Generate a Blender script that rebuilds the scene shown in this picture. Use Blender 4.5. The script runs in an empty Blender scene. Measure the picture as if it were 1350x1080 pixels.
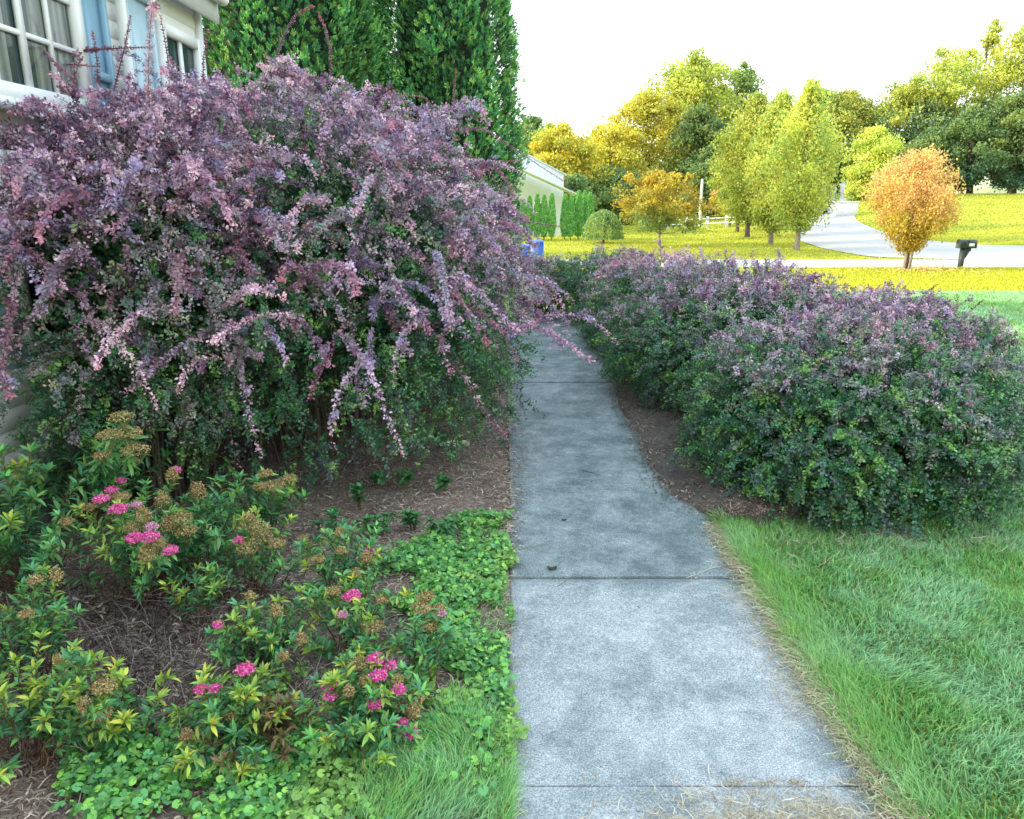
import bpy, math, random
import numpy as np
R = math.radians
rng = np.random.default_rng(11)
random.seed(4)
sc = bpy.context.scene
COL = sc.collection
CAM_Z, PITCH, F = 1.6, R(15.4), 1000.0

# ------------------------------------------------------------------ helpers
def ray(px, py):
    u = (px - 675) / F; v = -(py - 540) / F
    return np.array([u, math.cos(PITCH) + v * math.sin(PITCH), -math.sin(PITCH) + v * math.cos(PITCH)])
def at(px, py, z=0.0):
    d = ray(px, py); t = (z - CAM_Z) / d[2]
    return np.array([d[0] * t, d[1] * t, z])
def on_wall(px, py, X):
    d = ray(px, py); t = X / d[0]
    return np.array([X, d[1] * t, CAM_Z + d[2] * t])
def ss(t):
    t = np.clip(t, 0, 1); return t * t * (3 - 2 * t)
def terr(x, y):
    x = np.asarray(x, float); y = np.asarray(y, float)
    z = -0.22 * ss((y - 12) / 9) - 0.36 * ss((y - 21.3) / 3.0)
    z = z + 2.5 * ss((y - 30) / 48) * ss((x - 8) / 32)
    z = z + 0.010 * np.maximum(y - 50, 0) + 6 * ss((y - 130) / 200)
    return z
def gx(px, Y):
    """world X of picture column px for ground at distance Y"""
    z = 0.0; X = 0.0
    for _ in range(4):
        zc = Y * math.cos(PITCH) + (CAM_Z - z) * math.sin(PITCH)
        X = (px - 675) / F * zc; z = float(terr(X, Y))
    return X, z
def size_at(Y, p):
    return p / F * (Y * math.cos(PITCH) + 0.5)
def z_at(px, Y, py):
    d = ray(px, py); return CAM_Z + d[2] * Y / d[1]
_tab = np.random.default_rng(5).random((256, 256))
def vn(x, y, s=1.0, o=0):
    x = np.asarray(x, float) * s + 37.3 + o * 13.7; y = np.asarray(y, float) * s + 71.9 + o * 7.1
    xi = np.floor(x).astype(int); yi = np.floor(y).astype(int); fx = ss(x - xi); fy = ss(y - yi)
    a = _tab[xi % 256, yi % 256]; b = _tab[(xi + 1) % 256, yi % 256]
    c = _tab[xi % 256, (yi + 1) % 256]; d = _tab[(xi + 1) % 256, (yi + 1) % 256]
    return (a * (1 - fx) + b * fx) * (1 - fy) + (c * (1 - fx) + d * fx) * fy
def fbm(x, y, s=1.0, o=0):
    return (vn(x, y, s, o) + .5 * vn(x, y, s * 2.1, o + 1) + .25 * vn(x, y, s * 4.3, o + 2)) / 1.75
def unit(a):
    return a / np.maximum(np.linalg.norm(a, axis=-1, keepdims=True), 1e-9)
def rdir(n):
    return unit(rng.normal(size=(n, 3)))
def props(o, label=None, cat=None, group=None, kind=None):
    if label: o['label'] = label
    if cat: o['category'] = cat
    if group: o['group'] = group
    if kind: o['kind'] = kind
    return o
def thing(name, label, cat, loc, group=None, rotz=0.0):
    o = bpy.data.objects.new(name, None); o.empty_display_size = 0.2
    COL.objects.link(o); o.location = [float(c) for c in loc]; o.rotation_euler[2] = rotz
    return props(o, label, cat, group)
class MB:
    """collects polygons (numpy) and links them as one mesh object; vertices in world space"""
    def __init__(s): s.v = []; s.f = []; s.c = []; s.n = 0
    def add(s, v, f, c=None):
        v = np.asarray(v, np.float32).reshape(-1, 3); f = np.asarray(f, np.int32)
        s.v.append(v); s.f.append(f + s.n); s.n += len(v)
        c = np.ones((len(v), 3), np.float32) if c is None else np.broadcast_to(np.asarray(c, np.float32), (len(v), 3))
        s.c.append(c)
    def box(s, lo, hi, c=None):
        x0, y0, z0 = lo; x1, y1, z1 = hi
        v = [(x0,y0,z0),(x1,y0,z0),(x1,y1,z0),(x0,y1,z0),(x0,y0,z1),(x1,y0,z1),(x1,y1,z1),(x0,y1,z1)]
        s.add(v, [(3,2,1,0),(4,5,6,7),(0,1,5,4),(1,2,6,5),(2,3,7,6),(3,0,4,7)], c)
    def tube(s, pts, rad, k=6, c=None, cap=True):
        pts = np.asarray(pts, float); rad = np.broadcast_to(np.asarray(rad, float), (len(pts),))
        t = unit(np.gradient(pts, axis=0)); up = np.array([0.31, 0.17, 0.93])
        a = unit(np.cross(t, up) + 1e-6); b = np.cross(t, a)
        ang = np.arange(k) * 2 * math.pi / k
        ring = pts[:, None] + rad[:, None, None] * (np.cos(ang)[None, :, None] * a[:, None] + np.sin(ang)[None, :, None] * b[:, None])
        m = len(pts); i = np.arange(m - 1)[:, None] * k; j = np.arange(k)[None]; j2 = (j + 1) % k
        f = np.stack([i + j, i + j2, i + k + j2, i + k + j], -1).reshape(-1, 4)
        s.add(ring.reshape(-1, 3), f, c)
        if cap and k == 4: s.f.append(np.array([[0,1,2,3]]) + s.n - 4)
        elif cap:
            s.add(ring[-1], [[0, q, q + 1, q + 1] for q in range(1, k - 1)], c)
    def build(s, name, mat, parent=None, smooth=False):
        V = np.concatenate(s.v); Fq = np.concatenate([f if f.shape[1] == 4 else np.hstack([f, f[:, -1:]]) for f in s.f]); C = np.concatenate(s.c)
        if parent is not None:
            off = np.array(parent.location, np.float32)
            if parent.parent is not None: off = off + np.array(parent.parent.location, np.float32)
            a = -parent.rotation_euler[2]
            V = V - off
            if a: V = V @ np.array([[math.cos(a), math.sin(a), 0], [-math.sin(a), math.cos(a), 0], [0, 0, 1]], np.float32)
        tri = Fq[:, 2] == Fq[:, 3]
        cnt = np.where(tri, 3, 4).astype(np.int32)
        mask = np.ones(Fq.shape, bool); mask[tri, 3] = False
        loops = Fq[mask].astype(np.int32); start = (np.cumsum(cnt) - cnt).astype(np.int32)
        me = bpy.data.meshes.new(name)
        me.vertices.add(len(V)); me.vertices.foreach_set('co', V.astype(np.float32).ravel())
        me.loops.add(len(loops)); me.loops.foreach_set('vertex_index', loops)
        me.polygons.add(len(cnt)); me.polygons.foreach_set('loop_start', start); me.polygons.foreach_set('loop_total', cnt)
        if smooth: me.polygons.foreach_set('use_smooth', np.ones(len(cnt), bool))
        at_ = me.color_attributes.new('Col', 'FLOAT_COLOR', 'POINT')
        at_.data.foreach_set('color', np.hstack([C, np.ones((len(C), 1), np.float32)]).astype(np.float32).ravel())
        me.update(calc_edges=True); me.validate()
        me.materials.append(mat)
        o = bpy.data.objects.new(name, me); COL.objects.link(o)
        if parent is not None: o.parent = parent
        return o
    # -- leaves
    def leaves(s, P, D, N, L, W, c, bend=0.12):
        """rhombic leaves; P base, D direction, N normal"""
        n = len(P)
        D = unit(D); S = unit(np.cross(D, N)); N = np.cross(S, D)
        L = np.broadcast_to(L, (n,))[:, None]; W = np.broadcast_to(W, (n,))[:, None]
        mid = P + D * L * .55 - N * L * bend
        V = np.stack([P, mid + S * W / 2 + N * L * bend, P + D * L - N * L * bend * .4, mid - S * W / 2 + N * L * bend], 1)
        f = np.arange(n * 4).reshape(n, 4)
        c = np.repeat(np.broadcast_to(c, (n, 3)), 4, axis=0)
        s.add(V.reshape(-1, 3), f, c)
    def lance(s, P, D, N, L, W, c, fold=.25, droop=.18):
        """pointed leaves, folded on the midrib: 6 verts, 4 tris as 2 quads + drooping tip"""
        n = len(P)
        D = unit(D); S = unit(np.cross(D, N)); N = np.cross(S, D)
        L = np.broadcast_to(L, (n,))[:, None]; W = np.broadcast_to(W, (n,))[:, None]
        a = P; m1 = P + D * L * .35; m2 = P + D * L * .7 - N * L * droop * .35; t = P + D * L - N * L * droop
        l1 = m1 + S * W * .5 + N * W * fold; r1 = m1 - S * W * .5 + N * W * fold
        l2 = m2 + S * W * .36 + N * W * fold * .7; r2 = m2 - S * W * .36 + N * W * fold * .7
        V = np.stack([a, l1, r1, m1, l2, r2, m2, t], 1).reshape(-1, 3)
        k = np.arange(n)[:, None] * 8
        f = np.concatenate([k + np.array([0,3,1,1]), k + np.array([0,2,3,3]), k + np.array([3,6,4,1]), k + np.array([3,2,5,6]),
                            k + np.array([6,7,4,4]), k + np.array([6,5,7,7])])
        c = np.repeat(np.broadcast_to(c, (n, 3)), 8, axis=0)
        s.add(V, f, c)
    def discs(s, P, N, r, c, k=7, notch=True):
        n = len(P); N = unit(N); A = unit(np.cross(N, rdir(n))); B = np.cross(N, A)
        r = np.broadcast_to(r, (n,))[:, None]
        ang = np.linspace(.35, 2 * math.pi - .35, k)
        ring = [P + (A * math.cos(q) + B * math.sin(q)) * r * (1 + .09 * (j % 2)) - N * r * .18 * (j % 2) for j, q in enumerate(ang)]
        V = np.stack([P] + ring, 1).reshape(-1, 3)
        b = np.arange(n)[:, None] * (k + 1)
        f = np.concatenate([b + np.array([0, j, j + 1, j + 1]) for j in range(1, k)])
        s.add(V, f, np.repeat(np.broadcast_to(c, (n, 3)), k + 1, axis=0))
    def blades(s, P, H, W, lean, c, seg=3):
        """grass blades: base P, height H, width W, horizontal lean vector"""
        n = len(P); H = H[:, None]; W = W[:, None]
        a = rng.random(n) * 6.283; S = np.stack([np.cos(a), np.sin(a), np.zeros(n)], 1)
        L = np.hstack([lean, np.zeros((n, 1))])
        V = []; 
        for k in range(seg):
            t = k / seg
            ctr = P + np.array([0, 0, 1.0]) * H * (t - .35 * t * t * np.linalg.norm(lean, axis=1, keepdims=True)) + L * H * t * t
            w = W * .5 * (1 - .65 * t)
            V += [ctr - S * w, ctr + S * w]
        V.append(P + np.array([0, 0, 1.0]) * H * (1 - .35 * np.linalg.norm(lean, axis=1, keepdims=True)) + L * H)
        m = 2 * seg + 1
        V = np.stack(V, 1).reshape(-1, 3); b = np.arange(n)[:, None] * m
        f = [b + np.array([2*k, 2*k+1, 2*k+3, 2*k+2]) for k in range(seg - 1)] + [b + np.array([2*seg-2, 2*seg-1, 2*seg, 2*seg])]
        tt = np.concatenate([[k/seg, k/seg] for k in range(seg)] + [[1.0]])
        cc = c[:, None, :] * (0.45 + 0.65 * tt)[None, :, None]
        s.add(V, np.concatenate(f), cc.reshape(-1, 3))

# ------------------------------------------------------------------ materials
def nm(name):
    m = bpy.data.materials.new(name); m.use_nodes = True
    nt = m.node_tree; b = nt.nodes['Principled BSDF']; return m, nt, b
def attr_mat(name, rough=.5, trans=.0, spec=.4, sheen=0):
    m, nt, b = nm(name)
    a = nt.nodes.new('ShaderNodeAttribute'); a.attribute_name = 'Col'
    nt.links.new(a.outputs['Color'], b.inputs['Base Color'])
    b.inputs['Roughness'].default_value = rough; b.inputs['Specular IOR Level'].default_value = spec
    if trans:
        t = nt.nodes.new('ShaderNodeBsdfTranslucent'); mx = nt.nodes.new('ShaderNodeMixShader'); mx.inputs[0].default_value = trans
        nt.links.new(a.outputs['Color'], t.inputs['Color'])
        nt.links.new(b.outputs[0], mx.inputs[1]); nt.links.new(t.outputs[0], mx.inputs[2])
        nt.links.new(mx.outputs[0], nt.nodes['Material Output'].inputs['Surface'])
    return m
def noise_mat(name, stops, scale=5.0, rough=.8, bump=.0, bscale=None, detail=6, spec=.3, metal=0):
    m, nt, b = nm(name)
    g = nt.nodes.new('ShaderNodeNewGeometry')
    n = nt.nodes.new('ShaderNodeTexNoise'); n.inputs['Scale'].default_value = scale; n.inputs['Detail'].default_value = detail
    nt.links.new(g.outputs['Position'], n.inputs['Vector'])
    r = nt.nodes.new('ShaderNodeValToRGB'); cr = r.color_ramp
    while len(cr.elements) < len(stops): cr.elements.new(.5)
    for e, (p, c) in zip(cr.elements, stops): e.position = p; e.color = (*c, 1)
    nt.links.new(n.outputs['Fac'], r.inputs[0]); nt.links.new(r.outputs[0], b.inputs['Base Color'])
    b.inputs['Roughness'].default_value = rough; b.inputs['Specular IOR Level'].default_value = spec; b.inputs['Metallic'].default_value = metal
    if bump:
        n2 = nt.nodes.new('ShaderNodeTexNoise'); n2.inputs['Scale'].default_value = bscale or scale * 4; n2.inputs['Detail'].default_value = 8
        nt.links.new(g.outputs['Position'], n2.inputs['Vector'])
        bp = nt.nodes.new('ShaderNodeBump'); bp.inputs['Strength'].default_value = bump; bp.inputs['Distance'].default_value = .02
        nt.links.new(n2.outputs['Fac'], bp.inputs['Height']); nt.links.new(bp.outputs[0], b.inputs['Normal'])
    return m
def flat(name, c, rough=.6, var=.12, scale=6, spec=.4, metal=0):
    c = np.array(c); return noise_mat(name, [(.3, tuple(c * (1 - var))), (.7, tuple(np.minimum(c * (1 + var), .95)))], scale, rough, spec=spec, metal=metal)

M_LEAF = attr_mat('shrub_leaf', .40, .22, .6)
M_TREE = attr_mat('tree_leaf', .6, .36, .3)
M_CEDAR = attr_mat('cedar_spray', .6, .12, .3)
M_SPIREA = attr_mat('spirea_leaf', .45, .2, .45)
M_GRASS = attr_mat('grass_blade', .5, .38, .35)
M_DRY = attr_mat('dry_matter', .85, .05, .2)
M_PETAL = attr_mat('petal', .6, .25, .3)
M_BARK = noise_mat('bark', [(.3, (.06, .045, .035)), (.7, (.17, .13, .10))], 14, .9, .6, 40)
M_BARKL = noise_mat('pale_bark', [(.3, (.16, .13, .10)), (.7, (.33, .28, .22))], 14, .9, .5, 40)
M_STEM = attr_mat('stem', .7, 0, .3)
M_SIDING = noise_mat('cream_siding', [(.3, (.76, .78, .78)), (.7, (.86, .87, .87))], 3, .55, .05)
M_WHITE = flat('white_trim', (.78, .80, .80), .5, .05)
M_BLUE = flat('blue_shutter', (.20, .36, .48), .45, .1)
M_BLUEL = flat('pale_blue_shutter', (.42, .58, .66), .45, .08)
M_FOUND = noise_mat('foundation_concrete', [(.3, (.22, .21, .19)), (.7, (.36, .34, .31))], 8, .9, .4, 60)
M_ROOF = noise_mat('roof_shingle', [(.3, (.07, .07, .075)), (.7, (.16, .155, .15))], 9, .9, .5, 30)
M_ROOFW = flat('pale_roof', (.74, .75, .74), .6, .05, 2)
M_DARK = flat('dark_interior', (.02, .025, .03), .6)
M_FARWALL = flat('far_white_wall', (.76, .82, .90), .6, .03)
M_BIN = flat('blue_bin_plastic', (.03, .12, .50), .4, .1)
M_BINW = flat('white_bin_plastic', (.75, .78, .82), .4, .05)
M_MAIL = flat('mailbox_plastic', (.035, .045, .045), .45, .2)
M_RED = flat('red_flag', (.5, .03, .03), .4)
M_CAR = flat('dark_car_paint', (.04, .05, .06), .25, .1, spec=.6)
M_TYRE = flat('tyre_rubber', (.02, .02, .02), .8)
m, nt, b = nm('window_glass'); M_GLASS = m
b.inputs['Base Color'].default_value = (.05, .10, .10, 1); b.inputs['Roughness'].default_value = .06
b.inputs['Specular IOR Level'].default_value = 1.0; b.inputs['Alpha'].default_value = .5
m, nt, b = nm('curtain_cloth'); M_CURT = m
g = nt.nodes.new('ShaderNodeNewGeometry'); w = nt.nodes.new('ShaderNodeTexWave'); w.bands_direction = 'Y'; w.inputs['Scale'].default_value = 5; w.inputs['Distortion'].default_value = 1.5
nt.links.new(g.outputs['Position'], w.inputs['Vector']); r = nt.nodes.new('ShaderNodeValToRGB')
r.color_ramp.elements[0].color = (.30, .30, .27, 1); r.color_ramp.elements[1].color = (.7, .69, .62, 1)
nt.links.new(w.outputs['Fac'], r.inputs[0]); nt.links.new(r.outputs[0], b.inputs['Base Color'])

def ramp(nt, src, stops):
    r = nt.nodes.new('ShaderNodeValToRGB'); cr = r.color_ramp
    while len(cr.elements) < len(stops): cr.elements.new(.5)
    for e, (p, c) in zip(cr.elements, stops): e.position = p; e.color = (*c, 1)
    nt.links.new(src, r.inputs[0]); return r.outputs[0]
def tex(nt, pos, scale, detail=5, rough=.55, dist=0):
    n = nt.nodes.new('ShaderNodeTexNoise'); n.inputs['Scale'].default_value = scale; n.inputs['Detail'].default_value = detail
    n.inputs['Roughness'].default_value = rough; n.inputs['Distortion'].default_value = dist
    nt.links.new(pos, n.inputs['Vector']); return n.outputs['Fac']
def mix(nt, f, a, b, mode='MIX'):
    m = nt.nodes.new('ShaderNodeMix'); m.data_type = 'RGBA'; m.blend_type = mode
    for s, k in ((f, 0), (a, 6), (b, 7)):
        if isinstance(s, (int, float)): m.inputs[k].default_value = s
        elif isinstance(s, tuple): m.inputs[k].default_value = (*s, 1)
        else: nt.links.new(s, m.inputs[k])
    return m.outputs[2]
# concrete of the path
m, nt, b = nm('weathered_concrete'); M_PATH = m
g = nt.nodes.new('ShaderNodeNewGeometry'); pos = g.outputs['Position']
fine = ramp(nt, tex(nt, pos, 190, 4, .8), [(.34, (.17, .19, .21)), (.50, (.46, .48, .49)), (.60, (.72, .73, .74)), (.70, (.98, .98, .98))])
mott = ramp(nt, tex(nt, pos, 9.0, 12, .88, .0), [(.38, (.62, .64, .66)), (.50, (.78, .79, .80)), (.60, (.94, .93, .92))])
stain = ramp(nt, tex(nt, pos, 2.2, 10, .8, .2), [(.42, (.56, .62, .62)), (.53, (1, 1, 1))])
c1 = mix(nt, 1.0, fine, mott, 'MULTIPLY'); c1 = mix(nt, .8, c1, stain, 'MULTIPLY')
sep = nt.nodes.new('ShaderNodeSeparateXYZ'); nt.links.new(pos, sep.inputs[0])
mr = nt.nodes.new('ShaderNodeMapRange'); mr.inputs[1].default_value = 2.85; mr.inputs[2].default_value = 3.0
nt.links.new(sep.outputs['Y'], mr.inputs[0])
mud = ramp(nt, tex(nt, pos, 3.4, 12, .86, .0), [(.40, (.34, .43, .43)), (.50, (.58, .66, .65)), (.62, (.88, .93, .92))])
c1 = mix(nt, mr.outputs[0], c1, mix(nt, 1.0, c1, mud, 'MULTIPLY'))
nt.links.new(c1, b.inputs['Base Color']); b.inputs['Roughness'].default_value = .85
bp = nt.nodes.new('ShaderNodeBump'); bp.inputs['Strength'].default_value = .5; bp.inputs['Distance'].default_value = .004
nt.links.new(tex(nt, pos, 180, 4, .7), bp.inputs['Height']); nt.links.new(bp.outputs[0], b.inputs['Normal'])
# soil / mulch
def soil(name, stops, s=90):
    m, nt, b = nm(name); g = nt.nodes.new('ShaderNodeNewGeometry'); pos = g.outputs['Position']
    c = ramp(nt, tex(nt, pos, s, 5, .7, .5), stops)
    c = mix(nt, .7, c, ramp(nt, tex(nt, pos, 3.5, 5, .6), [(.35, (.5, .5, .5)), (.65, (1.25, 1.2, 1.15))]), 'MULTIPLY')
    nt.links.new(c, b.inputs['Base Color']); b.inputs['Roughness'].default_value = .95
    bp = nt.nodes.new('ShaderNodeBump'); bp.inputs['Strength'].default_value = .8; bp.inputs['Distance'].default_value = .012
    nt.links.new(tex(nt, pos, s * .7, 5, .7), bp.inputs['Height']); nt.links.new(bp.outputs[0], b.inputs['Normal']); return m
M_MULCH = soil('bark_mulch', [(.32, (.07, .052, .045)), (.5, (.25, .185, .155)), (.68, (.48, .38, .31))])
M_DIRT = soil('packed_dirt', [(.3, (.06, .050, .045)), (.55, (.13, .108, .095)), (.72, (.25, .205, .175))], 120)
# lawn sheet
m, nt, b = nm('lawn_ground'); M_LAWN = m
g = nt.nodes.new('ShaderNodeNewGeometry'); pos = g.outputs['Position']
c = ramp(nt, tex(nt, pos, 12, 8, .75), [(.3, (.30, .35, .03)), (.5, (.50, .52, .04)), (.7, (.66, .62, .05))])
c = mix(nt, .7, c, ramp(nt, tex(nt, pos, .30, 8, .75), [(.38, (.55, .72, .6)), (.62, (1.2, 1.1, 1.0))]), 'MULTIPLY')
nt.links.new(c, b.inputs['Base Color']); b.inputs['Roughness'].default_value = .9
bp = nt.nodes.new('ShaderNodeBump'); bp.inputs['Strength'].default_value = 1; bp.inputs['Distance'].default_value = .06
nt.links.new(tex(nt, pos, 18, 6, .8), bp.inputs['Height']); nt.links.new(bp.outputs[0], b.inputs['Normal'])
# road
m, nt, b = nm('pale_asphalt'); M_ROAD = m
g = nt.nodes.new('ShaderNodeNewGeometry'); pos = g.outputs['Position']
c = ramp(nt, tex(nt, pos, 30, 6, .8), [(.35, (.36, .35, .35)), (.65, (.50, .48, .47))])
c = mix(nt, .6, c, ramp(nt, tex(nt, pos, .6, 5, .6), [(.35, (.82, .82, .84)), (.65, (1.1, 1.08, 1.05))]), 'MULTIPLY')
nt.links.new(c, b.inputs['Base Color']); b.inputs['Roughness'].default_value = .9

# ------------------------------------------------------------------ ground sheets
def near_bumps(x, y):
    f = 1 - ss((np.abs(y - 4) - 6) / 4)
    side = ss((x - 1.05) / .35)
    return f * side * (.05 * (vn(x, y, 1.7) - .3) + .025 * (vn(x, y, 5, 3) - .5)) + f * side * .012
def ground_z(x, y): return terr(x, y) + near_bumps(x, y)
def coords(a, b, dense_a, dense_b, step, growth=1.09, mx=6):
    mid = list(np.arange(dense_a, dense_b, step)); s = step; v = dense_b
    while v < b: mid.append(v); s = min(s * growth, mx); v += s
    mid.append(b); s = step; v = dense_a - step; pre = []
    while v > a: pre.append(v); s = min(s * growth, mx); v -= s
    pre.append(a); return np.array(pre[::-1] + mid)
def grid(mb, xs, ys, zf, c=None, flip=False):
    X, Y = np.meshgrid(xs, ys); Z = zf(X, Y); nx = len(xs)
    i = np.arange(len(ys) - 1)[:, None] * nx + np.arange(nx - 1)[None]
    mb.add(np.stack([X, Y, Z], -1).reshape(-1, 3), np.stack([i, i + 1, i + nx + 1, i + nx], -1).reshape(-1, 4), c)
mb = MB(); grid(mb, coords(-260, 320, -6, 14, .25), coords(-40, 420, 0, 27, .22), lambda x, y: ground_z(x, y) - .012)
props(mb.build('ground', M_LAWN, smooth=True), kind='structure')
# mulch bed left of the path
mb = MB(); xs = np.linspace(-2.6, -.03, 60); ys = np.linspace(.6, 12.2, 240)
edge = lambda y: .06 + 0 * y
X, Y = np.meshgrid(np.linspace(0, 1, 60), ys); Xw = -4.8 + X * (4.8 + edge(Y)); Zw = .012 + .06 * (fbm(Xw, Y, 1.4) - .4) * np.clip(-Xw * 3, 0, 1) + .02 * (fbm(Xw, Y, 9) - .5) * np.clip(-Xw * 8, .15, 1)
Zw = Zw + .003
i = np.arange(len(ys) - 1)[:, None] * 60 + np.arange(59)[None]
mb.add(np.stack([Xw, Y, Zw], -1).reshape(-1, 3), np.stack([i, i + 1, i + 61, i + 60], -1).reshape(-1, 4))
props(mb.build('mulch_bed', M_MULCH, smooth=True), kind='structure')
def bed_z(x, y): x = np.asarray(x, float); return np.where(x > -.035, .034, .015 + .06 * (fbm(x, y, 1.4) - .4) * np.clip(-x * 3, 0, 1) + .02 * (fbm(x, y, 9) - .5) * np.clip(-x * 8, .15, 1))
# dirt strip right of the path, lapping over the slab edge
mb = MB(); ys = np.linspace(3.42, 13, 200)
def dirt_left(y): return .84 + .20 * ss((4.1 - y) / .7) + .08 * ss((y - 5.6) / 1.5) + .04 * (fbm(y, 3, 1.5) - .5) + .05 * (fbm(y, 3, 14) - .5)
def dirt_right(y): return 1.15 + 1.35 * ss((y - 3.35) / .9) - .5 * ss((y - 8) / 4) + .12 * (fbm(y, 9, 4) - .5)
X, Y = np.meshgrid(np.linspace(0, 1, 40), ys); Xw = dirt_left(Y) * (1 - X) + dirt_right(Y) * X
Zw = .036 + .05 * ss(X * 3) * (.6 + .8 * fbm(Xw, Y, 3)) + .008 * fbm(Xw, Y, 15) + .02 * ss((Xw - 1.3) / .5)
Zw = np.where(X > .93, ground_z(Xw, Y) - .02, Zw); Zw = np.where(X <= 0, .02, Zw)
Zw[:3] = np.minimum(Zw[:3], .0)
dirt_top = lambda x, y: .036 + .05 * ss((x - dirt_left(y)) / (dirt_right(y) - dirt_left(y)) * 3) * (.6 + .8 * fbm(x, y, 3)) + .008 * fbm(x, y, 15) + .02 * ss((x - 1.3) / .5)
i = np.arange(len(ys) - 1)[:, None] * 40 + np.arange(39)[None]
mb.add(np.stack([Xw, Y, Zw], -1).reshape(-1, 3), np.stack([i, i + 1, i + 41, i + 40], -1).reshape(-1, 4))
props(mb.build('dirt_strip', M_DIRT, smooth=True), kind='structure')
# the path: slabs with real joints
mb = MB(); joints = [-1.0, .55, 1.765, 2.98, 4.20, 5.42, 6.64, 7.86, 9.08, 10.3, 11.5]
for k in range(len(joints) - 1):
    y0, y1 = joints[k] + .0035, joints[k + 1] - .0035; n = 30
    ys = np.linspace(y0, y1, n); tz = .030 + .004 * math.sin(k * 2.3); tilt = .004 * math.sin(k * 5.1)
    cols = [(0, -.06), (0, -.006), (.012, 0)] + [(q, 0) for q in np.linspace(.15, .87, 6)] + [(1.008, 0), (1.02, -.006), (1.02, -.06)]
    wob = lambda y, s: .012 * (fbm(y, s, 9) - .5)
    V = []
    for j, y in enumerate(ys):
        lead = -.006 if j in (0, n - 1) else 0
        for ci, (cx, dz) in enumerate(cols):
            yy = y + (.006 * (fbm(cx * 9, k, 3) - .5) if j in (0, n - 1) else 0)
            V.append((cx - .03 + .02 * math.sin(y * .6) + (wob(y, 1) if ci < 3 else wob(y, 8) if ci > 8 else 0), yy, tz + dz + lead + tilt * (y - y0)))
    nc = len(cols); V = np.array(V)
    i = np.arange(n - 1)[:, None] * nc + np.arange(nc - 1)[None]
    mb.add(V, np.stack([i, i + 1, i + nc + 1, i + nc], -1).reshape(-1, 4))
    for row in (0, n - 1):      # slab ends
        top = V[row * nc:(row + 1) * nc]; bot = top.copy(); bot[:, 2] = -.06
        i = np.arange(nc - 1); mb.add(np.vstack([top, bot]), np.stack([i, i + 1, i + 1 + nc, i + nc], -1))
props(mb.build('path', M_PATH, smooth=False), kind='structure')

# ------------------------------------------------------------------ roads (sheets draped on the terrain)
ROADS = []
def ribbon(name, left, right, lift, mat, n=60, m=14):
    left = np.array(left, float); right = np.array(right, float); ROADS.append(np.concatenate([left, right[::-1]]))
    t = np.linspace(0, 1, n); tl = np.linspace(0, 1, len(left))
    def cr(P): 
        q = np.stack([np.interp(t, tl, P[:, k]) for k in (0, 1)], 1)
        for _ in range(3): q[1:-1] = (q[:-2] + 2 * q[1:-1] + q[2:]) / 4
        return q
    L, Rr = cr(left), cr(right); s = np.linspace(0, 1, m)[None, :, None]
    P = L[:, None] * (1 - s) + Rr[:, None] * s
    Z = terr(P[..., 0], P[..., 1]) + lift
    mb = MB(); i = np.arange(n - 1)[:, None] * m + np.arange(m - 1)[None]
    mb.add(np.concatenate([P, Z[..., None]], -1).reshape(-1, 3), np.stack([i, i + 1, i + m + 1, i + m], -1).reshape(-1, 4))
    return props(mb.build(name, mat, smooth=True), kind='structure')
def W(px, Y): return (gx(px, Y)[0], Y)
ribbon('main_road', [W(1035, 128), W(1105, 98), W(1078, 72), W(1055, 52), W(1052, 43), W(1085, 36), W(1150, 30.5), (28, 24.6), (60, 23)],
       [W(1190, 140), W(1135, 104), W(1120, 78), W(1128, 56), W(1165, 47), W(1220, 41), W(1300, 37.5), (34, 34), (66, 32)], .03, M_ROAD, 120)
ribbon('side_street', [(30, 28.6), W(1165, 29.3), W(1050, 29.3), W(900, 29.3), (-4, 29.0), (-30, 28)], [(30, 24.6), W(1165, 24.7), W(1050, 24.7), W(900, 24.7), (-4, 24.4), (-30, 24)], .026, M_ROAD, 80)

# ------------------------------------------------------------------ near house (left)
HX = -2.35
house = thing('house', 'cream sided house with blue shutters rising behind the large purple barberry', 'house', (HX, 2.5, 0))
Y0, Y1, EZ = -7.0, float(on_wall(258, 60, HX)[1]), 3.0
mb = MB()      # clapboards: each course a wedge
z = .27; 
while z < EZ + .05:
    mb.add([(HX, Y0, z + .098), (HX, Y1, z + .098), (HX + .010, Y1, z), (HX + .010, Y0, z), (HX - .02, Y0, z), (HX - .02, Y1, z)], [(3, 2, 1, 0), (4, 5, 2, 3)])
    z += .098
mb.box((HX - 9, Y0, .27), (HX - .003, Y1, EZ)); 
mb.build('siding_wall', M_SIDING, house)
mb = MB(); mb.box((HX - 9, Y0, -.3), (HX - .03, Y1 - .02, .268)); mb.build('foundation', M_FOUND, house)
mb = MB(); mb.box((HX - .01, Y1 - .0, .27), (HX + .03, Y1 + .09, EZ)); mb.build('corner_board', M_WHITE, house)
mb = MB()
mb.add([(HX + .13, Y0 - .3, EZ - .02), (HX + .13, Y1 + .12, EZ - .02), (HX - 4.6, Y1 + .12, 7.1), (HX - 4.6, Y0 - .3, 7.1), (HX - 9.4, Y1 + .12, EZ), (HX - 9.4, Y0 - .3, EZ),
        (HX + .13, Y0 - .3, EZ + .06), (HX + .13, Y1 + .12, EZ + .06), (HX - 4.6, Y1 + .12, 7.2), (HX - 4.6, Y0 - .3, 7.2), (HX - 9.4, Y1 + .12, EZ + .08), (HX - 9.4, Y0 - .3, EZ + .08)],
       [(6, 7, 8, 9), (9, 8, 10, 11), (0, 3, 2, 1), (3, 5, 4, 2), (1, 2, 8, 7), (2, 4, 10, 8), (0, 6, 9, 3), (3, 9, 11, 5)])
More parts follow.
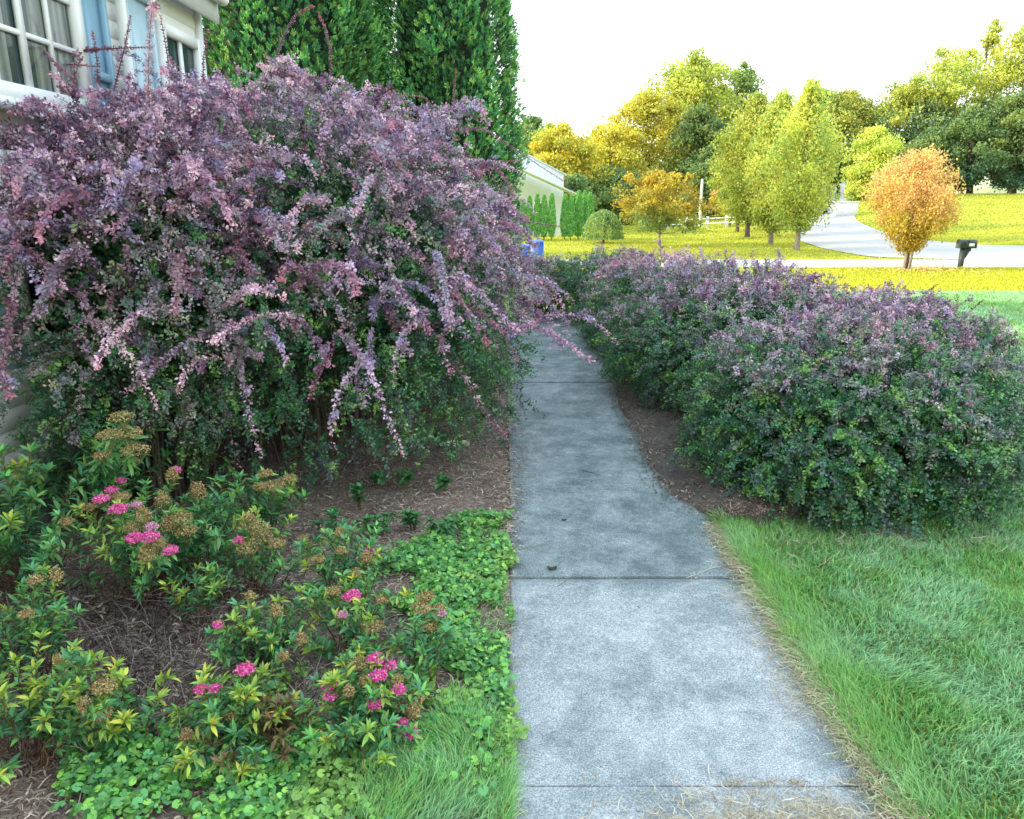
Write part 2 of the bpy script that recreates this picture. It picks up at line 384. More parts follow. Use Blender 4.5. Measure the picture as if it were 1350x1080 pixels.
mb.add([(HX - .003, Y1 - .01, EZ), (HX - 9, Y1 - .01, EZ), (HX - 4.6, Y1 - .01, 7.1)], [(0, 1, 2, 2)])
mb.build('roof', M_ROOF, house)  # unseen ridge raised steeply so the house shades the foreground
mb = MB(); mb.box((HX + .13, Y0 - .3, EZ - .12), (HX + .15, Y1 + .12, EZ + .05)); mb.box((HX - .02, Y0 - .3, EZ - .04), (HX + .127, Y1 + .12, EZ - .022)); mb.build('eave', M_WHITE, house)
mb = MB(); g0 = np.array([[HX + .195, y, EZ + .05 - .001 * (y)] for y in np.linspace(Y0 - .3, Y1 + .12, 20)]); mb.tube(g0, .045, 8); mb.build('gutter', M_WHITE, house)
def window(ya, yb, za, zb, cols=3, rows=3, curtain=True, dark=False):
    mb = MB(); t = .07; x0, x1 = HX + .017, HX + .07
    for lo, hi in (((ya - t, za - t), (ya, zb + t)), ((yb, za - t), (yb + t, zb + t)), ((ya, zb), (yb, zb + t)), ((ya, za - t), (yb, za))):
        mb.box((x0, lo[0], lo[1]), (x1, hi[0], hi[1]))
    fr = mb.build('window', M_WHITE, house)
    mb = MB(); mb.box((x0, ya - t - .03, za - t - .05), (x1 + .035, yb + t + .03, za - t - .002)); mb.build('sill', M_WHITE, fr)
    mb = MB()
    for k in range(1, cols):
        y = ya + (yb - ya) * k / cols; w = .012 if k * 2 != cols else .022; mb.box((HX + .034, y - w, za), (HX + .052, y + w, zb))
    for k in range(1, rows):
        z = za + (zb - za) * k / rows; mb.box((HX + .032, ya, z - .012), (HX + .05, yb, z + .012))
    mb.build('muntins', M_WHITE, fr)
    mb = MB(); mb.box((HX + .018, ya, za), (HX + .022, yb, zb)); mb.build('dark_backing', M_DARK, fr)  # flat dark sheet stands in for the unlit room behind the glass
    if curtain:
        mb = MB(); ny = 60; ys = np.linspace(ya + .01, yb - .01, ny)
        for a, b_ in ((0, 24), (36, 60)) if not dark else ((0, 8),):
            yy = ys[a:b_]; xx = HX + .0255 + .002 * np.sin(yy * 60); n = len(yy)
            V = np.concatenate([np.stack([xx, yy, np.full(n, za + .01)], 1), np.stack([xx, yy, np.full(n, zb - .01)], 1)])
            i = np.arange(n - 1); mb.add(V, np.stack([i, i + 1, i + 1 + n, i + n], 1))
        mb.build('curtain', M_CURT, fr)
    mb = MB(); mb.add([(HX + .030, ya, za), (HX + .030, yb, za), (HX + .030, yb, zb), (HX + .030, ya, zb)], [(0, 1, 2, 3)]); mb.build('pane', M_GLASS, fr)
def wy(px, py=60): return float(on_wall(px, py, HX)[1])
def shutter(ya, yb, za, zb, mat, louvres=True):
    mb = MB(); x0 = HX + .017; t = .045
    for lo, hi in (((ya, za), (ya + t, zb)), ((yb - t, za), (yb, zb)), ((ya + t, zb - t), (yb - t, zb)), ((ya + t, za), (yb - t, za + t)), ((ya + t, (za + zb) / 2 - t / 2), (yb - t, (za + zb) / 2 + t / 2))):
        mb.box((x0, lo[0], lo[1]), (x0 + .04, hi[0], hi[1]))
    mb.box((x0, ya + t, za + t), (x0 + .014, yb - t, zb - t))
    mb.build('shutter', mat, house)
window(wy(-70), wy(88), 2.12, 2.83, 4, 3)
shutter(wy(98), wy(134), 1.7, 2.84, M_BLUE)
shutter(wy(160), wy(196), 1.7, 2.84, M_BLUEL)
window(wy(207), wy(248), 1.75, 2.66, 2, 1, dark=True)
shutter(wy(-30, 300), wy(-5, 300), .85, 1.85, M_BLUE); window(wy(6, 300) , wy(6, 300) + .5, .9, 1.75, 2, 2, curtain=False)
mb = MB(); q = wy(150); mb.tube([(HX + .06, q + .02, EZ - .1), (HX + .06, q + .02, 1.6), (HX + .06, q + .02, .1)], .03, 8); mb.build('downspout', M_WHITE, house)

# ------------------------------------------------------------------ barberry shrubs
PURP = np.array([(.36, .16, .25), (.44, .25, .37), (.60, .42, .56), (.24, .13, .23), (.50, .34, .48), (.38, .30, .48), (.72, .48, .58)])
PURP_D = np.array([(.10, .07, .15), (.15, .10, .19), (.12, .11, .19), (.18, .13, .20)])
GREEN = np.array([(.07, .25, .09), (.05, .18, .08), (.12, .34, .09), (.07, .23, .13), (.20, .42, .09)])
PINK = np.array([(.70, .24, .32), (.78, .36, .40), (.62, .10, .14)])
def pick(pal, n): return pal[rng.integers(0, len(pal), n)]
def sprays(mbL, mbS, P0, D0, Ln, droop, kind, leaf=.019, step=.017, per=5, side=0, side_len=.12, tip=None):
    """arching twigs: vectorised. kind: (n,) 0..1 purpleness"""
    n = len(P0); K = int(max(Ln) / step); 
    t = (np.arange(K) + .5) / K
    down = np.array([0, 0, -1.0])
    L = Ln[:, None, None]
    path = P0[:, None] + D0[:, None] * L * t[None, :, None] + down * (droop[:, None, None] * L) * (t ** 2)[None, :, None]
    wig = rng.normal(size=(n, 1, 3)) * .10 * L * np.sin(t * 5 + 1)[None, :, None] * t[None, :, None]
    path = path + wig
    tan = unit(np.gradient(path, axis=1))
    keep = rng.random((n, K)) < np.clip(Ln[:, None] / step / K, 0, 1)
    base = pick(PURP, n); bg = pick(GREEN, n); bd = pick(PURP_D, n)
    colr = bg * (1 - kind[:, None]) + base * kind[:, None]
    dark = (rng.random(n) < .25)[:, None]; colr = np.where(dark, .5 * colr + .5 * bd, colr)
    tipc = pick(PINK, n) if tip is None else tip
    Ps, Ds, Ns, Cs, Ls = [], [], [], [], []
    idx = np.argwhere(keep); a, b_ = idx[:, 0], idx[:, 1]
    for _ in range(per):
        p = path[a, b_] + rng.normal(size=(len(a), 3)) * .008
        tg = tan[a, b_]; rad = unit(np.cross(tg, rdir(len(a))))
        d = unit(rad * 1.0 + tg * (.5 + rng.random((len(a), 1)) * .6) + np.array([0, 0, .25]))
        Ps.append(p); Ds.append(d); Ns.append(unit(tg * 1.0 - rad * .3 + np.array([0, 0, .8]) + rng.normal(size=(len(a), 3)) * .35))
        c = colr[a] * (.6 + .75 * rng.random((len(a), 1)))
        tt = t[b_][:, None]; kk = kind[a][:, None]
        c = c * (1 + .35 * tt * kk) + (tipc[a] - c) * np.clip((tt - .86) * 4, 0, .55) * kk
        Cs.append(c); Ls.append(leaf * (.5 + .95 * rng.random(len(a))) * (1 - .25 * t[b_]))
    Ls = np.concatenate(Ls); mbL.leaves(np.concatenate(Ps), np.concatenate(Ds), np.concatenate(Ns), Ls, Ls * .62, np.concatenate(Cs))
    # stem: thin ribbon strip (two crossed quads per few nodes)
    ks = np.linspace(0, K - 1, 7).astype(int); q = path[:, ks]; w = np.linspace(.0022, .0008, 7)[None, :, None]
    for ax in (np.array([1.0, 0, 0]), np.array([0, 0, 1.0])):
        s_ = unit(np.cross(tan[:, ks], ax) + 1e-5)
        V = np.stack([q - s_ * w, q + s_ * w], 2).reshape(n, 14, 3)
        k0 = np.arange(6) * 2; f = np.stack([k0, k0 + 1, k0 + 3, k0 + 2], 1)[None] + np.arange(n)[:, None, None] * 14
        mbS.add(V.reshape(-1, 3), f.reshape(-1, 4), (.13, .045, .045))
    if side:
        m = n * side; a = np.repeat(np.arange(n), side); b_ = rng.integers(int(K * .15), int(K * .92), m)
        p = path[a, b_]; d = unit(tan[a, b_] * .9 + unit(np.cross(tan[a, b_], rdir(m))) + np.array([0, 0, .15]))
        ln = side_len * (.5 + rng.random(m)) * (1.15 - t[b_])
        sprays(mbL, mbS, p, d, ln, np.full(m, .3), np.clip(kind[a] + rng.normal(size=m) * .12, 0, 1), leaf, step, per)
def barberry(name_label, cx, cy, rx, ry, h, z0, n_in, n_out, plen, purple_z, mask=None, group=None, cut=None, leaf=.019, base_r=.35, side=4, droopy=1.0, arch=0, seed=0):
    global rng
    rng = np.random.default_rng(100 + seed)
    t = thing('barberry_shrub', name_label, 'shrub', (cx, cy, 0), group)
    L, S = MB(), MB()
    def shell(n, rlo, rhi, zmin=-.68):
        d = unit(rng.normal(size=(n * 3, 3))); d = d[d[:, 2] > zmin][:n]; n = len(d)
        az = np.arctan2(d[:, 1], d[:, 0]); lump = 1 + .16 * (fbm(az * 2.2 + cx, d[:, 2] * 2.4, 1.1, seed) - .5) * 2 * .9
        r = (rlo + (rhi - rlo) * rng.random(n)) * lump
        mid = z0 + (h - z0) * .42
        zz = np.where(d[:, 2] > 0, mid + d[:, 2] * (h - mid) * r, mid + d[:, 2] * (mid - z0) * 1.5 * r)
        low = d[:, 2] < 0; hn = np.sqrt(d[:, 0] ** 2 + d[:, 1] ** 2) + 1e-6; fx_ = np.where(low, np.sqrt(1 - .55 * d[:, 2] ** 2) / hn, 1.0); d = d.copy()
        ex = d[:, 0] * fx_; ey = d[:, 1] * fx_
        sq = (1 - .22 * np.abs(d[:, 2]) ** 2)[:, None] if False else 1
        p = np.stack([cx + np.sign(ex) * np.abs(ex) ** .85 * rx * r, cy + np.sign(ey) * np.abs(ey) ** .85 * ry * r, zz], 1)
        k = p[:, 2] > .06
        if cut is not None: k &= cut(p)
        return p[k], d[k]
    def pk(p, d, bias):
        e = (p[:, 2] - purple_z) / (h * .20) + bias + .8 * (fbm(p[:, 0] * 1.3 + p[:, 1], p[:, 2] + p[:, 1] * .5, 3.0, seed + 3) - .5) * 3
        return np.clip(.5 + e * .5 + .18 * rng.normal(size=len(p)), 0, 1)
    # inner dark leaf mass (opaque depth)
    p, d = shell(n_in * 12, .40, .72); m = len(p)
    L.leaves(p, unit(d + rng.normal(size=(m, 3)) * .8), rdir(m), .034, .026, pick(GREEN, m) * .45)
    # inner green short twigs
    p, d = shell(n_in, .74, .93); m = len(p)
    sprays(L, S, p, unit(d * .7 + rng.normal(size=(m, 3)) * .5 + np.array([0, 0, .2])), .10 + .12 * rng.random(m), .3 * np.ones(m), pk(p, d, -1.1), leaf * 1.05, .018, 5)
    # outer sprays
    p, d = shell(n_out, .76, .95); m = len(p)
    ln = plen * (.55 + .75 * rng.random(m))
    dd = unit(d * np.array([1, 1, .7]) + rng.normal(size=(m, 3)) * .32 + np.array([0, 0, .28]))
    kd = pk(p, d, .1); 
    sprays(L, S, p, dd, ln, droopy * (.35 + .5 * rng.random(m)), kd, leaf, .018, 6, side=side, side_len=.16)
    if arch:
        p, d = shell(arch * 2, .80, .97, -.2); m = min(arch, len(p)); p, d = p[:m], d[:m]
        hd = d * np.array([1, 1, .35]); sd = unit(np.cross(hd, np.array([0, 0, 1.0]))) * rng.normal(size=(m, 1)) * 1.3
        dd = unit(hd + sd + np.array([0, 0, .45]) + rng.normal(size=(m, 3)) * .25)
        sprays(L, S, p, dd, .32 + .42 * rng.random(m) ** 1.2, .30 + .75 * rng.random(m), np.clip(.95 + .1 * rng.normal(size=m), .7, 1), leaf * 1.0, .0125, 8, side=3, side_len=.13)
    # canes from the ground
    C = MB()
    tg, dg = shell(80, .6, .85, -.2)
    for q in tg:
        a = math.atan2(q[1] - cy, q[0] - cx) + rng.normal() * .5; r = base_r * math.sqrt(rng.random()) * 1.2; b0 = np.array([cx + math.cos(a) * r * rx, cy + math.sin(a) * r * ry, -.02])
        mid = b0 * .45 + q * .55; mid[:2] = b0[:2] * .65 + q[:2] * .35; mid[2] = q[2] * .7
        u = np.linspace(0, 1, 9)[:, None]; pts = (1 - u) ** 2 * b0 + 2 * u * (1 - u) * mid + u * u * q
        pts[1:-1] += rng.normal(size=(7, 3)) * .012
        C.tube(pts, np.linspace(.011, .004, 9), 5, pick(np.array([(.16, .12, .09), (.10, .075, .06), (.2, .16, .11)]), 1)[0], cap=False)
    C.build('canes', M_STEM, t)
    L.build('foliage', M_LEAF, t); S.build('twigs', M_STEM, t)
    return t
left_cut = lambda p: ~((p[:, 0] < HX + .12) & (p[:, 1] < 6.2)) & (p[:, 0] < .08 - .06 * (p[:, 1] - 5).clip(0))
b1 = barberry('tallest purple barberry with long arching pink sprays in front of the house', -1.40, 5.0, 1.44, 1.42, 2.30, .16, 3300, 600, .32, 1.38, arch=330, cut=left_cut, base_r=.3, seed=1)
b2 = barberry('purple barberry bulging towards the path between the tallest bush and the cedars', -1.03, 6.85, .94, 1.35, 1.92, .12, 1500, 440, .34, .9, arch=70, cut=left_cut, base_r=.35, seed=2)
barberry('dark purple barberry crowding the house wall at the left frame edge', -1.94, 4.05, .62, .82, 2.12, .50, 1500, 420, .24, 1.05, arch=90, cut=lambda p: left_cut(p) & (p[:, 1] > 3.3), base_r=.3, seed=12, side=3)
b3 = barberry('far purple barberry with red tips reaching over the left path edge', -.90, 8.6, .72, 1.1, 1.36, .15, 700, 240, .30, .6, cut=left_cut, base_r=.35, seed=3)
GR = 'low barberry hedge along the right side of the path'
barberry('nearest and widest hedge barberry, green below and mauve on top, beside the lawn', 1.95, 4.34, .86, 1.02, .90, .02, 2700, 820, .18, .72, group=GR, seed=4, side=3, droopy=.5, base_r=.45)
barberry('second hedge barberry from the front, mauve topped, close to the dirt strip', 1.84, 6.3, 1.02, 1.35, 1.07, .04, 1700, 620, .18, .72, group=GR, seed=5, side=3, droopy=.5)
barberry('outer hedge barberry with loose twigs standing against the sunlit lawn', 2.74, 5.5, .82, .90, .90, .03, 1500, 560, .20, .6, group=GR, seed=9, side=3, droopy=.4)
barberry('third hedge barberry with a reddish crown, midway along the path', 1.62, 8.5, .86, 1.15, 1.02, .06, 900, 380, .18, .66, group=GR, seed=6, side=3, droopy=.5)
barberry('dark hedge barberry narrowing the far end of the path', 1.40, 10.4, .78, 1.0, .94, .06, 600, 300, .18, .85, group=GR, seed=7, side=3, droopy=.5)
barberry('farthest dark barberry closing over the path in front of the blue bins', 0.30, 10.75, .82, .42, .80, .04, 900, 330, .14, .62, group=GR, seed=8, side=3, droopy=.5, cut=lambda p: ((p[:, 0] - .66) / .24) ** 2 + ((p[:, 2] - .14) / .30) ** 2 > 1)
rng = np.random.default_rng(77)
# tall wandering shoots on the left bush: parts of it
def shoot(owner, pname, pts_px, Y, tipc=(.62, .2, .2), step=.013, dens=7, lf=.023, col=(.42, .24, .33)):
    L = S = MB(); P = []
    for px, py in pts_px:
        d = ray(px, py); tt = Y / d[1]; P.append(np.array([0, 0, CAM_Z]) + d * tt)
    P = np.array(P); u = np.linspace(0, len(P) - 1, 60)
    q = np.stack([np.interp(u, np.arange(len(P)), P[:, k]) for k in range(3)], 1)
    for _ in range(6): q[1:-1] = (q[:-2] + 2 * q[1:-1] + q[2:]) / 4
    seg = np.linalg.norm(np.diff(q, axis=0), axis=1).sum(); n = int(seg / step)
    u = np.linspace(0, 59, n); path = np.stack([np.interp(u, np.arange(60), q[:, k]) for k in range(3)], 1)
    tan = unit(np.gradient(path, axis=0)); S.tube(path, np.linspace(.0035, .0014, n), 4, (.22, .06, .06))
    for _ in range(dens):
        rad = unit(np.cross(tan, rdir(n))); tt = np.linspace(0, 1, n)[:, None]
        c = np.array(col) * (.6 + .8 * rng.random((n, 1))); c = c + (np.array(tipc) - c) * np.clip((tt - .6) * 2.2, 0, .9)
        ln = lf * (.6 + .6 * rng.random(n)) * (1.1 - .5 * tt[:, 0])
        L.leaves(path, unit(rad + tan * .8), unit(tan + rng.normal(size=(n, 3)) * .3), ln, ln * .6, c)
    L.build(pname, M_LEAF, owner)
for pts, Y in [([(372, 150), (362, 90), (372, 50), (392, 18), (412, 8)], 5.2), ([(436, 110), (436, 70), (430, 40), (420, 18)], 5.4),
               ([(356, 170), (352, 110), (350, 70)], 5.0), ([(268, 120), (268, 80), (274, 40)], 4.8), ([(226, 110), (220, 70), (212, 22)], 4.6),
               ([(130, 120), (128, 80), (122, 42)], 4.4), ([(100, 110), (60, 70), (28, 38)], 4.1), ([(150, 120), (165, 60), (172, 22)], 4.5),
               ([(600, 170), (598, 130), (601, 92)], 6.4), ([(110, 66), (150, 64), (200, 62)], 4.4), ([(560, 200), (585, 160), (560, 128), (500, 122)], 6.0),
               ([(590, 170), (640, 170), (690, 205), (745, 240)], 6.6), ([(560, 240), (620, 215), (685, 212)], 6.2), ([(540, 160), (480, 130), (450, 110)], 5.8),
               ([(60, 225), (115, 190), (80, 160)], 3.9), ([(620, 300), (690, 292), (745, 300)], 6.8), ([(600, 440), (660, 462), (705, 452)], 6.2), ([(30, 100), (80, 84), (130, 88)], 4.3), ([(600, 400), (650, 405), (668, 450)], 6.0), ([(610, 330), (670, 345), (690, 390)], 6.6), ([(560, 300), (640, 268), (690, 290)], 6.3), ([(600, 360), (680, 370), (725, 366)], 7.2), ([(90, 380), (130, 400), (105, 425)], 3.9), ([(420, 470), (470, 455), (500, 490)], 4.7)]:
    shoot(b1, 'long_shoot', pts, Y)
# loose twigs on the right hedge
rt = [o for o in bpy.data.objects if 'outer hedge' in o.get('label', '')][0]
for pts, Y in [([(1140, 400), (1160, 375)], 6.4), ([(1195, 410), (1220, 388), (1235, 375)], 6.2), ([(1215, 430), (1230, 400), (1228, 385)], 6), ([(1250, 430), (1262, 405), (1262, 388)], 5.8), ([(1270, 420), (1288, 402), (1296, 396)], 5.8), ([(1170, 410), (1190, 395), (1212, 392)], 6)]:
    shoot(rt, 'loose_twig', pts, Y, (.2, .1, .1), col=(.08, .05, .06), dens=4)
# ------------------------------------------------------------------ arborvitae (tall cedars)
CED = np.array([(.10, .32, .10), (.07, .25, .09), (.17, .42, .10), (.08, .28, .12), (.26, .48, .12)])
def cedar(label, cx, cy, rx, ry, h, n, seed, group):
    global rng; rng = np.random.default_rng(200 + seed)
    t = thing('arborvitae', label, 'tree', (cx, cy, 0), group)
    def rad(z): u = z / h; return np.clip(1.0 * (1 - u ** 2.6) ** .6 * (.82 + .18 * ss(u * 6)), .02, 1)
    mb = MB()   # dark inner body
    zs = np.linspace(.25, h * .985, 34); az = np.linspace(0, 2 * math.pi, 41)[:-1]
    A, Z = np.meshgrid(az, zs); rr = rad(Z) * (.66 + .12 * (fbm(A * 2, Z, 1.5, seed) - .5))
    k = 40; i = np.arange(33)[:, None] * k; j = np.arange(k)[None]; j2 = (j + 1) % k
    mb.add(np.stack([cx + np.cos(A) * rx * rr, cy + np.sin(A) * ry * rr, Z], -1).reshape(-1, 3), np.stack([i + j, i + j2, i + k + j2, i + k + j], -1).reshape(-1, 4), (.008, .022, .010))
    a = rng.random(n) * 2 * math.pi; z = .2 + (h - .25) * rng.random(n)
    lump = 1 + .20 * (fbm(a * 2.6 + 5, z, 1.8, seed) - .5) * 2 + .10 * (vn(a * 6, z, 3.2, seed + 4) - .5)
    r = rad(z) * lump * (.80 + .20 * rng.random(n) ** .6)
    P = np.stack([cx + np.cos(a) * rx * r, cy + np.sin(a) * ry * r, z], 1)
    O = np.stack([np.cos(a), np.sin(a), np.zeros(n)], 1)
    D = unit(O * .75 + np.array([0, 0, .75]) + rng.normal(size=(n, 3)) * .28)
    side = unit(np.cross(D, unit(O + rng.normal(size=(n, 3)) * .7)))
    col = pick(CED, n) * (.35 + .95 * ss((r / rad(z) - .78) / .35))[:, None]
    fl = .078 * (.7 + .6 * rng.random(n))
    for s_, off in ((0, 0), (-.7, .18), (.7, .18), (-.55, .45), (.55, .45), (-.45, .7), (.45, .7), (-.95, .3), (.95, .3)):
        p = P + D * (fl * off)[:, None]; d = unit(D + side * s_ + rng.normal(size=(n, 3)) * .1)
        ll = fl * (.62 if s_ == 0 else .5 - off * .2)
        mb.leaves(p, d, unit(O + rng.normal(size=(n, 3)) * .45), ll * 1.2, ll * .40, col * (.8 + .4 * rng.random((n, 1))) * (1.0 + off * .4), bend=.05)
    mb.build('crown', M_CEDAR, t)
    mb = MB(); mb.tube([(cx, cy, -.05), (cx + .02, cy, h * .4), (cx, cy, h * .9)], [.10, .07, .02], 8); mb.build('trunk', M_BARK, t)
cedar('tall dark green arborvitae standing against the corner of the near house', -2.62, 9.15, 1.22, .95, 6.6, 36000, 1, 'two tall arborvitae beyond the left barberry')
cedar('tall dark green arborvitae standing nearer the path, its edge against the sky', -.83, 9.9, .92, .8, 7.0, 34000, 2, 'two tall arborvitae beyond the left barberry')
# ------------------------------------------------------------------ trees of the background
def mixpal(*cs): return np.array(cs)
YEL = mixpal((.72, .60, .06), (.66, .58, .07), (.56, .54, .08), (.76, .63, .08), (.42, .46, .09))
YGR = mixpal((.54, .62, .10), (.42, .54, .10), (.68, .68, .11), (.28, .42, .12), (.62, .58, .12))
GRN = mixpal((.28, .42, .13), (.20, .34, .13), (.40, .50, .12), (.16, .28, .13))
DRK = mixpal((.12, .25, .18), (.14, .28, .19), (.10, .20, .15), (.20, .34, .17))  # dark lower leaves: shade in the woods put into the leaf colour
ORG = mixpal((.84, .54, .20), (.82, .46, .22), (.86, .64, .16), (.74, .42, .20))
ORY = mixpal((.64, .48, .06), (.60, .38, .06), (.66, .52, .06), (.40, .36, .06))
PROF = {'round': lambda u: np.sqrt(np.clip(1 - (2 * u - 1) ** 2, 0, 1)) ** .8,
        'oval': lambda u: np.clip(np.sin(math.pi * np.clip(u, 0, 1) ** .75), 0, 1) ** .7,
        'tear': lambda u: np.clip(np.where(u < .5, .22 + .78 * ss(u / .5) ** .7, np.sqrt(np.clip(1 - ((u - .5) / .5) ** 2, 0, 1))), 0, 1),
        'broad': lambda u: np.clip(np.where(u < .35, .6 + .4 * u / .35, np.sqrt(np.clip(1 - ((u - .35) / .65) ** 2, 0, 1)) ** .8), 0, 1),
        'cone': lambda u: np.clip((1 - u) ** .8, 0, 1)}
def tree(label, px, Y, top, wpx, pal, shape='round', base=.22, clumps=60, per=130, leaf=.30, low=None, bark=None, group='trees beyond the road', name='tree', cat='tree', trunk=None, X=None, h=None, w=None, clr=None, upright=0., multi=1, pal_split=.35):
    if X is None: X, z0 = gx(px, Y)
    else: z0 = float(terr(X, Y))
    if h is None: h = z_at(px, Y, top) - z0
    w = w or size_at(Y, wpx)
    t = thing(name, label, cat, (X, Y, z0), group)
    u = rng.random(clumps); rr = PROF[shape](u) * w / 2 * np.sqrt(.12 + .88 * rng.random(clumps)) * (.86 + .3 * rng.random(clumps)); a = rng.random(clumps) * 6.283
    cr0 = clr or max(.30, w * .13)
    out = rng.random(clumps) < (.22 if name != 'ornamental_tree' else .0); cr0 = cr0 * .88
    lobe = 1 + .42 * (vn(a * 1.3 + X, u * 3.2, 1.6, int(abs(px)) % 9) - .5) * 2 * .55
    rr = rr * lobe * np.where(out, 1.15, 1.0)
    ctr = np.stack([X + np.cos(a) * (rr - cr0 * .5).clip(0), Y + np.sin(a) * (rr - cr0 * .5).clip(0), z0 + h * (base + (1 - base) * (u * .93 + out * .05 * rng.random(clumps)))], 1)
    cr = cr0 * (.6 + .8 * rng.random(clumps)) * (.7 + .5 * PROF[shape](u)) * np.where(out, .6, 1.0)
    if px and name != 'ornamental_tree': per = int(per * 1.35); leaf = leaf * .82
    n = clumps * per; ci = np.repeat(np.arange(clumps), per); d = rdir(n); d[:, 2] = d[:, 2] * .8 + .1
    r = cr[ci] * (.35 + .75 * rng.random(n) ** .8 + .25 * np.abs(rng.normal(size=n)))
    st = np.array([1, 1, .85 + upright])
    P = ctr[ci] + d * r[:, None] * st
    low = pal if low is None else low
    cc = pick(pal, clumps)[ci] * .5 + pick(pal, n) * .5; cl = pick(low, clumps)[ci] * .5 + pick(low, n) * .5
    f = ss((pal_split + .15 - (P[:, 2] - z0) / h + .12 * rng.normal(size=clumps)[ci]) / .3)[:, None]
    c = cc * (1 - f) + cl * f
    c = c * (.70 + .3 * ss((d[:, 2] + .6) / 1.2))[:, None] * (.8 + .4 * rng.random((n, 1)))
    mb = MB(); lf = leaf * (.6 + .8 * rng.random(n))
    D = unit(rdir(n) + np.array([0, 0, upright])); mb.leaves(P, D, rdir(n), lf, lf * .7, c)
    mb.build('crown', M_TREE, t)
    mb = MB(); tr = trunk or h * .017; bm = bark or M_BARK
    for k in range(multi):
        o = np.zeros(3) if multi == 1 else np.array([math.cos(k * 2.4), math.sin(k * 2.4), 0]) * tr * 1.5
        lean = rng.normal(size=2) * h * .03 * (1 if multi == 1 else 3)
        pts = np.array([[X, Y, z0 - .1], [X + lean[0] * .1, Y + lean[1] * .1, z0 + h * base * .6], [X + lean[0] * .5, Y + lean[1] * .5, z0 + h * .5], [X + lean[0], Y + lean[1], z0 + h * .88]]) + o
        mb.tube(pts, np.array([1.25, .95, .6, .15]) * tr / (1 if multi == 1 else 1.5), 8)
    for q in ctr[rng.permutation(clumps)[:22]]:
        s0 = np.array([X, Y, z0 + max(h * base * .7, (q[2] - z0) * .45)]); md = (s0 + q) / 2 + np.array([0, 0, -.05 * h])
        mb.tube([s0, md, q], [tr * .42, tr * .28, tr * .08], 5, cap=False)
    mb.build('trunk', bm, t)
    return t
rng = np.random.default_rng(301)
tree('distant hazy green tree at the far left, just right of the arborvitae', 700, 115, 150, 80, GRN, 'round', .1, 60, 110, .5, low=DRK)
tree('distant green tree peeking above the yellow tree by the white house', 722, 110, 158, 60, YGR, 'round', .1, 50, 110, .45, low=DRK)
tree('round bright yellow tree directly behind the white neighbour house', 740, 66, 166, 100, YEL, 'round', .1, 90, 150, .28, low=YGR)
tree('dim grey green tree behind the yellow one, by the notch in the skyline', 785, 105, 168, 70, GRN, 'oval', .1, 60, 110, .4)
tree('rounded yellow tree leaning into the notch of the skyline', 800, 76, 168, 110, YEL, 'round', .1, 90, 150, .3, low=YGR)
tree('large glowing yellow tree left of the tallest centre tree', 848, 80, 122, 130, YEL, 'broad', .1, 130, 150, .32, low=YGR)
tree('tallest yellow green tree in the centre of the background', 905, 88, 66, 130, YGR, 'broad', .1, 150, 150, .34, low=DRK)
tree('tall tree at the right shoulder of the tallest centre tree, coloured dark as its shaded side', 968, 92, 72, 84, GRN, 'oval', .1, 90, 140, .34, low=DRK, pal_split=.6)  # dark leaf colour stands in for the shaded right side of the crown
tree('dark tree filling the shade below the tallest centre tree', 918, 76, 140, 96, GRN * .7, 'round', .06, 110, 150, .3)  # palette darkened to carry the shade below the big crown
tree('blue green tree in shade behind the weeping tree', 800, 66, 226, 100, GRN * .8, 'round', .03, 100, 150, .26)  # shade worked into the leaf colour by a darkened palette
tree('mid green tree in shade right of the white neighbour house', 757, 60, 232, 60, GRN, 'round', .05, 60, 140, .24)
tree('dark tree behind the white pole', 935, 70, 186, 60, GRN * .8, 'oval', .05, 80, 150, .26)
tree('small orange tree beyond the fence, left of the row of street trees', 951, 66, 242, 42, ORG, 'oval', .12, 40, 120, .18)
ma = tree('spreading maple with orange yellow top and green skirt on the far lawn', 868, 38, 226, 122, ORY, 'broad', .24, 130, 90, .13, low=GRN, pal_split=.42, clr=.36, bark=M_BARKL, name='maple_tree')
ST = 'row of street trees beside the road'
tree('nearest street tree with an upright crown and a clear pale trunk', 1050, 35, 104, 92, YGR * 1.15, 'oval', .14, 150, 105, .14, group=ST, bark=M_BARKL, clr=.42, upright=1.0, name='pear_tree')
tree('second street tree, broad and yellow green, behind the nearest one', 1016, 39.5, 128, 100, YGR, 'oval', .13, 160, 105, .15, group=ST, bark=M_BARKL, clr=.48, upright=.9, name='pear_tree')
tree('third street tree, the greenest of the row', 985, 46, 122, 104, YGR * .85, 'oval', .14, 160, 105, .17, group=ST, clr=.55, upright=.7, name='pear_tree')
tree('fourth street tree, partly hidden in the middle of the row', 972, 52, 165, 74, YGR, 'oval', .14, 90, 100, .17, group=ST, clr=.5, upright=.7, name='pear_tree')
tree('farthest and smallest street tree at the left end of the row', 962, 58, 200, 56, YEL * .9, 'oval', .14, 70, 100, .17, group=ST, clr=.45, upright=.7, name='pear_tree')
tree('olive green tree behind the top of the road', 1105, 92, 118, 100, YGR * .8, 'broad', .12, 130, 140, .3, low=GRN)
tree('dull green tree between the street trees and the road end', 1072, 100, 116, 80, GRN * 1.3, 'broad', .12, 110, 130, .32)
tree('compact lime green tree at the bend, left of the orange tree', 1143, 72, 166, 74, YGR * 1.25, 'broad', .03, 100, 140, .24)
tree('dark tree behind the lime green tree at the bend', 1185, 90, 108, 120, YGR * .9, 'broad', .05, 130, 140, .32, low=DRK, pal_split=.55)
tree('sunlit yellow green tree left of the thin topped tree', 1232, 88, 58, 120, YGR * 1.1, 'broad', .05, 140, 140, .32, low=DRK, pal_split=.5)
tree('tall tree with a thin open top rising above the right woods', 1278, 92, 14, 64, YGR, 'oval', .1, 60, 100, .32, low=DRK)
